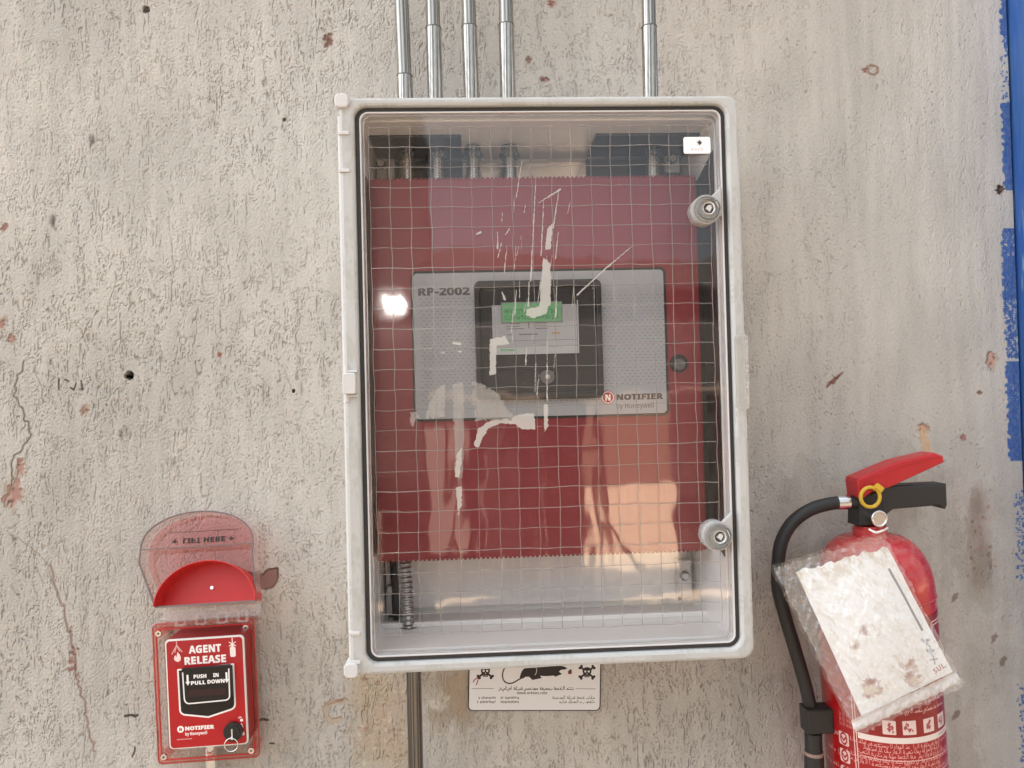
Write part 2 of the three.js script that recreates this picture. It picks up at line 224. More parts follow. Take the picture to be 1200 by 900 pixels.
// ---------------------------------------------------------------- ground, and yard objects added to shape the reflections in the clear door
{
  const sandNoise = canvasTexture(512, 512, (g, w, h) => { const im = g.createImageData(w, h); for (let j = 0; j < h; j++) for (let i = 0; i < w; i++) { const n = noise(i * 0.02, j * 0.02) * 8 + noiseB(i * 0.2, j * 0.2) * 9, o = (j * w + i) * 4; im.data[o] = 190 + n; im.data[o + 1] = 168 + n; im.data[o + 2] = 144 + n; im.data[o + 3] = 255; } g.putImageData(im, 0, 0); });
  const ground = new THREE.PlaneGeometry(240, 240).rotateX(-Math.PI / 2);
  structure('ground', ground, new THREE.MeshStandardMaterial({ map: tiled(sandNoise, 80), roughness: 0.95 }));
  const f = thing('added_fence', 'dark board fence added across the yard to shape reflections in the clear door', 'fence', [0, 0, 4.7]);  // added unseen fence, its gap shaped for the patch reflected in the door
  const tones = [mat(0.035, 0.03, 0.028, 0.9), mat(0.05, 0.045, 0.04, 0.9), mat(0.11, 0.09, 0.08, 0.9)];
  for (let k = 0; k < 60; k++) { const x = -9.13 + k * 0.3; if (x > 0.65 && x < 1.2) continue; part(f, 'board', box(x, x + 0.29, 0, 1.36 + 0.06 * rnd(), -0.02 * (k % 2), 0.03), tones[k % 5 === 1 || k % 7 === 3 ? 2 : k % 2]); }
  for (const [x0, x1, y1] of [[-0.46, -0.18, 1.2], [-0.13, -0.07, 1.25], [0.03, 0.3, 1.0]]) part(f, 'pale_board', box(x0, x1, 0.34, y1, -0.05, -0.022), mat(0.3, 0.25, 0.23, 0.9));  // paler boards added to lighten parts of the door reflection
  const gt = thing('added_gate_frame', 'thin dark leaning gate frame added in the gap of the fence to shape the reflection', 'gate', [0.88, 0, 4.75]);  // added unseen frame that cuts dark bars into the reflected patch
  part(gt, 'post', box(-0.03, 0.012, 0, 1.3, -0.02, 0.02), tones[0]);
  part(gt, 'brace', bar([0, 0.5, 0], [0.3, 0.16, 0], 0.02), tones[0]);
  part(gt, 'rail', bar([-0.22, 0.98, 0], [0.02, 1.02, 0], 0.012), tones[0]);
  const p = thing('added_post', 'dark tall post added across the yard to darken a band of the door reflection', 'post', [-0.46, 0, 4.2]);  // added unseen post, gives a dark band in the door reflection
  const lamp = thing('added_lamp', 'small lit lamp added on the dark post to put a glare in the clear door', 'lamp', [-0.46, 1.95, 4.02]);  // lamp added only for its glare in the clear door
  part(lamp, 'added_lamp_housing', [box(-0.1, 0.1, -0.08, 0.1, -0.02, 0.009, 0.008), box(-0.11, 0.11, 0.1, 0.11, -0.1, 0.009, 0.003)], mat(0.05, 0.05, 0.05, 0.5));
  part(lamp, 'added_lamp_bulb', new THREE.SphereGeometry(0.042, 24, 16).translate(0, 0, -0.065), new THREE.MeshStandardMaterial({ color: 0xffffff, emissive: new THREE.Color().setRGB(9, 8.6, 8), roughness: 0.4 }));
  const glow = new THREE.PointLight(0xfff4e4, 0.06, 0, 2); glow.position.set(0, 0, -0.065); glow.castShadow = true; lamp.add(glow);
  part(p, 'shaft', box(-0.17, 0.17, 0, 4.4, -0.17, 0.17, 0.01), mat(0.05, 0.045, 0.042, 0.9));
  const f2 = thing('added_bank', 'dark earth bank added behind the gap in the board fence to bound the reflection', 'bank', [2, 0, 11.4]);  // added unseen bank that ends the reflected sunlit ground
  part(f2, 'slope', ext(poly([[-7, 0], [7, 0], [6, 1.3], [3, 1.5], [0, 1.35], [-3, 1.5], [-6, 1.2]]), -0.4, 0.4, 0.05), mat(0.16, 0.12, 0.095, 1));
  const sh = thing('added_shed', 'long low dark block added across the yard to darken reflections in the clear door', 'added_shed', [1, 0, 13.5]);  // added unseen block that keeps low sky out of the door reflection
  part(sh, 'wall', box(-16, 13, 0, 3.3, -0.2, 3), mat(0.05, 0.047, 0.045, 0.95));
  part(sh, 'roof', ext(poly([[-16.3, 3.3], [13.3, 3.3], [13.1, 3.55], [6, 4.0], [2, 3.75], [-1.2, 4.1], [-5, 3.85], [-16, 3.6]]), -0.5, 3.3, 0.02), mat(0.06, 0.056, 0.054, 0.9));
}

// ---------------------------------------------------------------- materials of the objects
const M = {
  galv: mat(0.8, 0.78, 0.75, 0.3, { metalness: 1 }), galvDull: mat(0.36, 0.36, 0.37, 0.32, { metalness: 1 }), chrome: mat(0.8, 0.8, 0.8, 0.2, { metalness: 1 }), zinc: mat(0.86, 0.84, 0.81, 0.3, { metalness: 0 }), darkMetal: mat(0.16, 0.16, 0.165, 0.4, { metalness: 0.9 }),
  polyester: mat(0.53, 0.54, 0.545, 0.3), polyesterIn: mat(0.83, 0.81, 0.785, 0.2), lightClip: mat(0.66, 0.64, 0.63, 0.35), rubber: mat(0.045, 0.042, 0.04, 0.6),
  pane: new THREE.MeshPhysicalMaterial({ color: 0xffffff, transmission: 1, thickness: 0, roughness: 0.036, ior: 1.52 }),
  clearPart: new THREE.MeshPhysicalMaterial({ color: new THREE.Color().setRGB(0.93, 0.92, 0.9), transmission: 0.85, thickness: 0, roughness: 0.2, ior: 1.5 }),
  black: mat(0.018, 0.017, 0.017, 0.42), blackRubber: mat(0.02, 0.019, 0.019, 0.5), white: mat(0.75, 0.73, 0.69, 0.5),
  panelRed: mat(0.23, 0.026, 0.033, 0.34), stationRed: mat(0.56, 0.022, 0.022, 0.4), deepRed: mat(0.3, 0.02, 0.022, 0.45),
};
{ // streaks put into the colour and roughness of the galvanised pipes
  const s = grain(512, 64, (i, j) => 0.42 + 0.2 * noise(i * 0.12, j * 0.02) + 0.18 * noiseB(i * 0.6, j * 0.05)); s.wrapS = s.wrapT = THREE.RepeatWrapping;
  M.galv.roughnessMap = s; M.galv.roughness = 0.66; M.galv.map = tiled(canvasTexture(256, 256, (g, w, h) => { const im = g.createImageData(w, h); for (let j = 0; j < h; j++) for (let i = 0; i < w; i++) { const a = i / w * 2 * Math.PI, n = 0.6 * noise(Math.cos(a) * 2.2, Math.sin(a) * 2.2 + j * 0.002) + 0.5 * noiseB(Math.cos(a) * 7, Math.sin(a) * 7 + j * 0.006) + 0.25 * noise(i * 0.5, j * 0.03), v = 255 * Math.max(0.2, Math.min(1, 0.7 + 0.42 * n)), o = (j * w + i) * 4; im.data[o] = v; im.data[o + 1] = v * 0.985; im.data[o + 2] = v * 0.96; im.data[o + 3] = 255; } g.putImageData(im, 0, 0); }), 1); M.galvDull.roughnessMap = s; M.galvDull.roughness = 0.55; M.galvDull.map = M.galv.map;
  M.galvDull.map = M.galv.map;
  const wave = grain(512, 512, (i, j) => 0.5 + 0.22 * noise(i * 0.007, j * 0.005) + 0.06 * noiseB(i * 0.03, j * 0.02)); // rolled clear sheet is never quite flat
  M.pane.bumpMap = wave; M.pane.bumpScale = 0.00042;
  M.polyester.map = tiled(canvasTexture(512, 512, (g, w, h) => { const im = g.createImageData(w, h); for (let j = 0; j < h; j++) for (let i = 0; i < w; i++) { const a = noise(i * 0.012, j * 0.008), b = noiseB(i * 0.09, j * 0.05), c = noise(i * 0.4, j * 0.3), d = 1 - 0.05 * smooth(0.1, 0.8, a + 0.4 * b) - 0.05 * smooth(0.55, 0.75, 0.6 * b + 0.5 * c), o = (j * w + i) * 4; im.data[o] = 255 * d; im.data[o + 1] = 252 * d; im.data[o + 2] = 248 * d * d ** 0.3; im.data[o + 3] = 255; } g.putImageData(im, 0, 0); }), 3.1);
  const brushed = grain(512, 512, (i, j) => 0.5 + 0.25 * noise(i * 0.01, j * 0.012) + 0.12 * noiseB(i * 0.4, j * 0.01)); M.zinc.roughnessMap = brushed; M.zinc.roughness = 0.5;
}

// ---------------------------------------------------------------- conduits on the wall
const PZ = 0.062; // pipes stand this far out of the wall
const B = { x0: -0.1250, x1: 0.2775, y0: 1.1280, y1: 1.7030, zf: 0.14 };
{
  const words = ['leftmost of four grey steel conduits above the cabinet, its collar lowest', 'second grey steel conduit from the left above the cabinet', 'third grey steel conduit from the left above the cabinet', 'fourth grey steel conduit from the left, right end of the close group', 'lone grey steel conduit above the right half of the cabinet'];
  const spots = [[-0.0729, 1.8620, -0.0710, 1.7525, 89], [-0.0370, 1.8620, -0.0366, 1.7523, 33], [0.0046, 1.8620, 0.0054, 1.7520, 31.5], [0.0481, 1.8621, 0.0479, 1.7518, 29.5], [0.2165, 1.8621, 0.2159, 1.7549, 32]];
  const seam = [1.7733, 1.8290, 1.8305, 1.8324, 1.8297];
  spots.forEach(([xt, yt, xb, yb], k) => {
    const lean = (xt - xb) / (yt - yb), X = (y) => xb + (y - yb) * lean, r = 0.0082, rc = 0.0090;
    const c = thing('conduit', words[k], 'pipe', [xb, B.y1, PZ]);
    place(c, 'pipe', bar([X(seam[k] - 0.02), seam[k] - 0.02, PZ], [X(2.9), 2.9, PZ], r, 28), M.galv);
    place(c, 'collar', bar([X(B.y1 - 0.001), B.y1 - 0.001, PZ], [X(seam[k]), seam[k], PZ], rc, 28), M.galv);
    place(c, 'collar_lip', new THREE.TorusGeometry(rc - 0.0004, 0.0009, 8, 28).rotateX(Math.PI / 2).translate(X(seam[k]), seam[k], PZ), M.darkMetal);
    const th = []; for (let q = 0; q < 12; q++) th.push(cylY(xb, PZ, rc * (q % 2 ? 0.8 : 0.88), 1.64 + q * 0.003, 1.643 + q * 0.003, 20));
    place(c, 'thread', th, M.galv);
    place(c, 'locknut', [cylY(xb, PZ, rc * 1.35, 1.676, 1.6815, 8), cylY(xb, PZ, rc * 1.1, 1.6815, 1.69, 20)], M.galvDull);
  });
  const xb = -0.0766;
  const low = thing('conduit', 'dark grey steel conduit running down from under the cabinet', 'pipe', [xb, 0.3, PZ]);
  place(low, 'pipe', bar([xb, 0.3, PZ], [xb, B.y0 - 0.0005, PZ], 0.0085, 28), M.galvDull);
  const xs = -0.3217;
  const s = thing('conduit', 'thin bright conduit end under the red release station', 'pipe', [xs, 0.3, 0.014]);
  place(s, 'pipe', cylY(xs, 0.014, 0.0075, 0.3, 1.006, 24), M.chrome);
  place(s, 'connector', [cylY(xs, 0.014, 0.0115, 1.006, 1.014, 8), cylY(xs, 0.014, 0.009, 1.014, 1.024, 20)], M.chrome);
}

// ---------------------------------------------------------------- the cabinet
const F = { x0: -0.1310, x1: 0.2833, y0: 1.1223, y1: 1.7086, z: 0.165 }, Q = { x0: -0.1155, x1: 0.2700, y0: 1.1335, y1: 1.6995 };
{
  const cab = thing('wall_cabinet', 'grey plastic wall cabinet with a clear gridded door around the red panel', 'cabinet', [0.0762, B.y0, 0]);
  place(cab, 'base_box', [ringSlab([B.x0, B.x1, B.y0, B.y1, 0.012], [-0.112, 0.2645, 1.139, 1.692, 0.006], 0.006, B.zf, 0.0015), slab(B.x0, B.x1, B.y0, B.y1, 0.001, 0.0058, 0.012)], M.polyesterIn);
  place(cab, 'mounting_plate', slab(-0.104, 0.256, 1.147, 1.686, 0.012, 0.0145, 0.004), M.zinc);
  // brackets that stand off the plate at both sides
  for (const [x0, x1, y0, y1] of [[-0.1105, -0.098, 1.14, 1.69], [0.2405, 0.258, 1.152, 1.196], [0.2405, 0.258, 1.668, 1.69], [-0.0975, -0.0885, 1.148, 1.195], [-0.0975, -0.0885, 1.66, 1.69]]) place(cab, 'bracket', box(x0, x1, y0, y1, 0.015, 0.0265, 0.0012), M.lightClip);
  for (const [x, y] of [[-0.1180, 1.6813], [0.2482, 1.6839], [-0.1202, 1.1747], [0.2493, 1.1773]]) { const w = place(cab, 'bolt', cylZ(Math.max(x, -0.1045), y, 0.0058, 0.0266, 0.029, 24), M.darkMetal); place(w, 'bolt_head', cylZ(Math.max(x, -0.1045), y, 0.0041, 0.029, 0.0335, 6), M.lightClip); }
  for (const [x, y] of [[-0.1226, 1.1537], [0.2423, 1.1499]]) place(cab, 'screw', cylZ(x, y, 0.0022, 0.0266, 0.0285, 16), M.darkMetal);
  for (const y of [1.1422, 1.1296]) place(cab, 'slot', box(-0.1085, -0.09, y - 0.0012, y + 0.0012, 0.0266, 0.0272), M.rubber);
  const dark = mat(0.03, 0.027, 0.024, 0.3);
  for (const [x0, x1] of [[-0.1095, -0.0073], [0.1435, 0.262]]) place(cab, 'shade_plate', [box(x0, x1, 1.6885, 1.6918, 0.024, 0.1, 0.001), box(x0, x1, 1.655, 1.6884, 0.0148, 0.0175, 0.001)], dark);  // dark sheets added at the cabinet top, imitating shade there
  place(cab, 'added_reflector', box(-0.0447, 0.2024, 1.62, 1.6855, 0.0148, 0.0165, 0.0006), mat(0.86, 0.85, 0.83, 0.16, { metalness: 1 }));  // polished strip added to mirror the sky as a bright band above the panel
  for (const [x0, x1] of [[-0.1119, -0.1105], [0.2578, 0.2642]]) place(cab, 'shade_rail', box(x0, x1, 1.232, 1.64, 0.03, x1 > 0 ? 0.09 : 0.12, 0.0004), dark);  // dark strips added to imitate shade in the gaps beside the panel
  place(cab, 'shade_lining', ext(poly([[0.03, 1.262], [0.137, 1.222], [0.137, 1.66], [0.03, 1.63]]), -0.0004, 0.0004).rotateY(-Math.PI / 2).translate(0.2637, 0, 0), dark);  // dark sheet standing for the shade on the right inner wall
  place(cab, 'floor_rib', box(-0.112, 0.2645, 1.139, 1.1445, 0.06, 0.066, 0.001), M.polyesterIn);
  // door
  const door = place(cab, 'door', ringSlab([F.x0, F.x1, F.y0, F.y1, 0.0135], [Q.x0, Q.x1, Q.y0, Q.y1, 0.0125], 0.1415, F.z, 0.0032), M.polyester);
  place(door, 'gasket', ringSlab([Q.x0 + 0.0002, Q.x1 - 0.0002, Q.y0 + 0.0002, Q.y1 - 0.0002, 0.012], [Q.x0 + 0.0046, Q.x1 - 0.0046, Q.y0 + 0.0046, Q.y1 - 0.0046, 0.009], 0.146, 0.1585), M.rubber);
  place(door, 'inner_lip', ringSlab([Q.x0 + 0.0047, Q.x1 - 0.0047, Q.y0 + 0.0047, Q.y1 - 0.0047, 0.009], [Q.x0 + 0.0064, Q.x1 - 0.0064, Q.y0 + 0.0064, Q.y1 - 0.0064, 0.0075], 0.149, 0.1612, 0.0005), M.lightClip);
  place(door, 'inner_lip', ringSlab([Q.x0 + 0.0085, Q.x1 - 0.0085, Q.y0 + 0.0085, Q.y1 - 0.0085, 0.008], [Q.x0 + 0.0093, Q.x1 - 0.0093, Q.y0 + 0.0093, Q.y1 - 0.0093, 0.0075], 0.1602, 0.1606), M.clearPart);
  const pane = face(rr(Q.x0 + 0.0066, Q.x1 - 0.0066, Q.y0 + 0.0066, Q.y1 - 0.0066, 0.008), 0.16), back = pane.clone().translate(0, 0, -0.0035);
  place(door, 'pane', [pane, back], M.pane);
  // square grid moulded into the sheet: each line a thin uneven bar
  const ribs = new THREE.MeshPhysicalMaterial({ color: new THREE.Color().setRGB(0.62, 0.58, 0.55), roughness: 0.22, transmission: 0.68, thickness: 0, ior: 1.6 });
  const gx0 = -0.1014, gy1 = 1.6788, step = 0.02075, NX = 18, NY = 26;
  function line(fixed, from, n, upright) {
    const pts = [], w = span(0.0002, 0.00033);
    for (let k = 0; k <= n * 3; k++) { const t = from + (upright ? -1 : 1) * k * step / 3, o = fixed + 0.0008 * noise(t * 23 + fixed * 91, fixed * 57) + 0.00015 * noiseB(t * 160, fixed * 300); pts.push(upright ? [o, t] : [t, o]); }
    const a = pts.map(([x, y]) => upright ? [x - w, y] : [x, y - w]), b = pts.map(([x, y]) => upright ? [x + w, y] : [x, y + w]).reverse();
    return ext(poly([...a, ...b]), upright ? 0.16025 : 0.16035, upright ? 0.1608 : 0.1609);
  }
  for (let k = 0; k < NX; k++) place(door, 'grid_line', line(gx0 + k * step, gy1 + 0.001 * rnd(), NY - 1, true), ribs);
  for (let k = 0; k < NY; k++) place(door, 'grid_line', line(gy1 - k * step, gx0 - 0.001 * rnd(), NX - 1, false), ribs);
  // thin pale translucent shapes and streaks laid on the sheet
  const thinSheet = new THREE.MeshPhysicalMaterial({ color: new THREE.Color().setRGB(0.9, 0.88, 0.84), roughness: 0.3, transmission: 0.68, thickness: 0, ior: 1.5, bumpMap: grain(128, 256, (i, j) => 0.5 + 0.4 * noise(i * 0.06, j * 0.03)), bumpScale: 0.0012 });
  const sheerSheet = new THREE.MeshPhysicalMaterial({ color: new THREE.Color().setRGB(0.9, 0.88, 0.85), roughness: 0.25, transmission: 0.88, thickness: 0, ior: 1.5 });
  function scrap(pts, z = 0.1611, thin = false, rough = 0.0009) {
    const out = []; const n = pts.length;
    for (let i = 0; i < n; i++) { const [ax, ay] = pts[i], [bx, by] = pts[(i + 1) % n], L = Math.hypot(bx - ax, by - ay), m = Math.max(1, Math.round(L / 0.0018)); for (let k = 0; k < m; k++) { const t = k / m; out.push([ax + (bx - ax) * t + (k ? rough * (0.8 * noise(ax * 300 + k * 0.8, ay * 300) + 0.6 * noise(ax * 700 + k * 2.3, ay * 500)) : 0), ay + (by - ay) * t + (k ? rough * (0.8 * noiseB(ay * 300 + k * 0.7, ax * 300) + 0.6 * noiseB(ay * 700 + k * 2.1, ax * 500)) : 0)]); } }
    place(door, 'pale_scrap', ext(poly(out), z, z + 0.00025), thin ? sheerSheet : thinSheet);
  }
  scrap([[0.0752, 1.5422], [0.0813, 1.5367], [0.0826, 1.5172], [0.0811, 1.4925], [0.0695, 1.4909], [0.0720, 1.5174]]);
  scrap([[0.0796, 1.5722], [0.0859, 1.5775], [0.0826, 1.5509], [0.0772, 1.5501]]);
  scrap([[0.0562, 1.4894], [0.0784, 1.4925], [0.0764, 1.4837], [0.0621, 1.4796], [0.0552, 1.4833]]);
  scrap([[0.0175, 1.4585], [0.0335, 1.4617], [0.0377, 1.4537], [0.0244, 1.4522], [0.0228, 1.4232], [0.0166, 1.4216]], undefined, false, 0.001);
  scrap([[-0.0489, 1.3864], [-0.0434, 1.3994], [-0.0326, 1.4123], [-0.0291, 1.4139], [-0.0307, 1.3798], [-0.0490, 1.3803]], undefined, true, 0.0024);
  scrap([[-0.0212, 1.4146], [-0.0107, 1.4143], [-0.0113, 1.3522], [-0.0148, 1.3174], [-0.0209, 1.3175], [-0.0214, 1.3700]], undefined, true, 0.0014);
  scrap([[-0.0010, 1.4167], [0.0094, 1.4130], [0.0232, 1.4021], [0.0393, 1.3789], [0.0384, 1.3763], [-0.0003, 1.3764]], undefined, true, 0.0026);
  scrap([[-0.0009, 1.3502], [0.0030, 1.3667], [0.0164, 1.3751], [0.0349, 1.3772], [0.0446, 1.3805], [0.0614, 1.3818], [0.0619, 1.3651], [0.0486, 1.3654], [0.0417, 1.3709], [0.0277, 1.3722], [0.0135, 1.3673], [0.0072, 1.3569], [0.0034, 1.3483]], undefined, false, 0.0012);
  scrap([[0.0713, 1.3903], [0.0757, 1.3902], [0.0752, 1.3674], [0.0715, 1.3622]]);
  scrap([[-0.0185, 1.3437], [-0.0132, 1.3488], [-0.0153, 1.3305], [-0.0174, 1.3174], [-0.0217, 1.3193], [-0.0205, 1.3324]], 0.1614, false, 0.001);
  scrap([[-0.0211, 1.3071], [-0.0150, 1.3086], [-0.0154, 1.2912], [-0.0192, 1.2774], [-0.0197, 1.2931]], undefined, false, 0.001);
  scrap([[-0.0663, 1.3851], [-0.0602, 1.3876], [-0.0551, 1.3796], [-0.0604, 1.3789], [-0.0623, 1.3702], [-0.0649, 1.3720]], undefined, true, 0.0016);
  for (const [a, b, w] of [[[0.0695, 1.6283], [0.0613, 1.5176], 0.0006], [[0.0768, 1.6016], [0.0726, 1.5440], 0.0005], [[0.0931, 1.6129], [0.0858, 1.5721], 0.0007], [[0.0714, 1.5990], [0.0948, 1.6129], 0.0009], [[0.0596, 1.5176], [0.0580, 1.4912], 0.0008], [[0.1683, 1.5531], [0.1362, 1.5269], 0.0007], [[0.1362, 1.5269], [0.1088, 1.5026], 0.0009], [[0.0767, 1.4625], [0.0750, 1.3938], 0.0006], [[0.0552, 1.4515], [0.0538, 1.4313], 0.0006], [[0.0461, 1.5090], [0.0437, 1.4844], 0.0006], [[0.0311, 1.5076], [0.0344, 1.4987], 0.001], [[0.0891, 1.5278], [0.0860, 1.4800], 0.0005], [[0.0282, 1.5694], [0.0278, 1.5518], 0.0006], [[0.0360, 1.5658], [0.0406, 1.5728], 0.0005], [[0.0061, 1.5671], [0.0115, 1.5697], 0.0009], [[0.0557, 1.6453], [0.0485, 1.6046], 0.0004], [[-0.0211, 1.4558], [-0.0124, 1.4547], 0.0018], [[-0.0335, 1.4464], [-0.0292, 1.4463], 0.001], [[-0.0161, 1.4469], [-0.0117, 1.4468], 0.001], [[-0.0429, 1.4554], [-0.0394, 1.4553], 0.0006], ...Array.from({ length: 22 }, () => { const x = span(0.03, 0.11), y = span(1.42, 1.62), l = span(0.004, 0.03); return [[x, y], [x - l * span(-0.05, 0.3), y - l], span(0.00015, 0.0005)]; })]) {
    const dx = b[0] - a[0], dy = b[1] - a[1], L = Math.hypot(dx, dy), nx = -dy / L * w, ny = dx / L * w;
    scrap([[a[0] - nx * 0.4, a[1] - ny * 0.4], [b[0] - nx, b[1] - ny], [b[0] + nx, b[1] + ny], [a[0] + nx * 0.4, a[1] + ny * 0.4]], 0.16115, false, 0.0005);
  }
  // two round key locks in the sheet's right edge
  for (const [x, y] of [[0.2453, 1.5884], [0.2470, 1.2501]]) {
    const l = new THREE.Group(); l.name = 'lock'; l.position.set(x - 0.0762, y - B.y0, 0); cab.add(l);
    part(l, 'lock_boss', [cylZ(0, 0, 0.0152, 0.15, 0.1675, 40), ext(poly([[0.004, 0.012], [0.0165, 0.024], [0.0165, -0.006], [0.012, -0.008]]), 0.16, 0.1665, 0.001)], mat(0.5, 0.49, 0.47, 0.35));
    const teeth = []; for (let k = 0; k < 30; k++) { const a = k / 30 * 2 * Math.PI; teeth.push(box(-0.0008, 0.0008, 0.0126, 0.0138, 0.1675, 0.1712).rotateZ(a)); }
    part(l, 'lock_collar', [...teeth, ext((() => { const s = new THREE.Shape(); s.absarc(0.001, 0, 0.0130, 0, 7); const h = new THREE.Path(); h.absarc(0.001, 0, 0.0098, 0, 7, true); s.holes.push(h); return s; })(), 0.1675, 0.172, 0.0006, 2, 32)], mat(0.34, 0.33, 0.32, 0.4));
    part(l, 'lock_face', ext((() => { const s = new THREE.Shape(); s.absarc(0.001, 0, 0.0104, 0, 7); const h = new THREE.Path(); h.absarc(0.001, 0, 0.0056, 0, 7, true); s.holes.push(h); return s; })(), 0.1676, 0.1735, 0.0008, 2, 32), M.white);
    part(l, 'lock_insert', [ext(poly([[-0.0024, -0.0002], [0.0022, -0.0036], [0.0046, 0.0006], [0.0036, 0.0032], [0.0006, 0.0034]]), 0.1685, 0.1724, 0.0005)], M.lightClip);
    part(l, 'lock_well', cylZ(0.001, 0, 0.0056, 0.1676, 0.1684, 24), mat(0.12, 0.115, 0.11, 0.5));
  }
  // sticker on the door
  const sticker = canvasTexture(310, 210, (g, w, h) => { g.fillStyle = '#fff'; g.fillRect(0, 0, w, h); g.fillStyle = '#3a3634'; g.beginPath(); g.moveTo(216, 72); g.lineTo(178, 26); g.lineTo(184, 50); g.lineTo(150, 44); g.lineTo(176, 62); g.lineTo(140, 70); g.lineTo(176, 80); g.lineTo(150, 98); g.lineTo(184, 92); g.lineTo(178, 118); g.closePath(); g.fill(); g.fillStyle = '#a79c94'; for (const [x, y] of [[126, 56], [112, 72], [126, 90], [92, 62], [96, 84], [140, 40], [140, 104]]) g.fillRect(x, y, 12, 5); fit(g, 'evzo', 82, 176, 150, 'bold 62px sans-serif'); g.fillStyle = 'rgba(255,255,255,0.45)'; g.fillRect(60, 120, 200, 70); });
  const [sx0, sy0, sx1, sy1] = [0.2247, 1.6478, 0.2533, 1.6664];
  const st = place(door, 'sticker', slab(sx0, sx1, sy0 + 0.0005, sy1 - 0.0005, 0.1612, 0.1618, 0.0022), M.white); place(st, 'sticker_print', face(rr(sx0 + 0.0003, sx1 - 0.0003, sy0 + 0.0008, sy1 - 0.0008, 0.002), 0.16185), new THREE.MeshPhysicalMaterial({ map: sticker, roughness: 0.4 }));
  // hinge caps, latch and hinge on the frame
  for (const [x, y] of [[-0.1269, 1.7042], [-0.1298, 1.1283]]) place(cab, 'corner_cap', [slab(x - 0.0075, x + 0.007, y - 0.0072, y + 0.0074, 0.142, 0.1688, 0.005, 0.0014), box(x - 0.0015, x + 0.0085, y - 0.003, y + 0.001, 0.15, 0.1665, 0.0006)], M.lightClip);
  { const [x, y] = [-0.1250, 1.4165]; place(cab, 'hinge', [slab(x - 0.0068, x + 0.0066, y - 0.0108, y + 0.0108, 0.16, 0.1728, 0.0028, 0.0012), cylY(x - 0.0035, 0.165, 0.0022, y - 0.0185, y + 0.0185, 16), box(x - 0.002, x + 0.0075, y + 0.0112, y + 0.0135, 0.158, 0.1678, 0.0006), box(x - 0.002, x + 0.0075, y - 0.0135, y - 0.0112, 0.158, 0.1678, 0.0006)], M.lightClip); }
  for (const y of [1.6717, 1.6333, 1.1649, 1.1359]) place(cab, 'hinge_clip', box(-0.1315, -0.1205, y - 0.0018, y + 0.0018, 0.158, 0.1668, 0.0007), M.lightClip);
  place(cab, 'hinge_rod', [cylY(-0.1305, 0.161, 0.0022, 1.14, 1.69, 14)], M.lightClip);
  { const x0 = 0.2707, x1 = 0.2837, y0 = 1.3799, y1 = 1.4576; place(cab, 'catch', slab(x0, x1, y0, y1, 0.1655, 0.1725, 0.004, 0.0012), M.clearPart); const beads = []; for (let k = 0; k < 9; k++) { const y = y1 - 0.008 - (k + 0.3 * (k % 2)) * 0.0078; beads.push(new THREE.SphereGeometry(0.0014, 10, 8).translate(x1 - 0.0022, y, 0.1728)); } place(cab, 'catch_bead', beads, M.clearPart); }
}

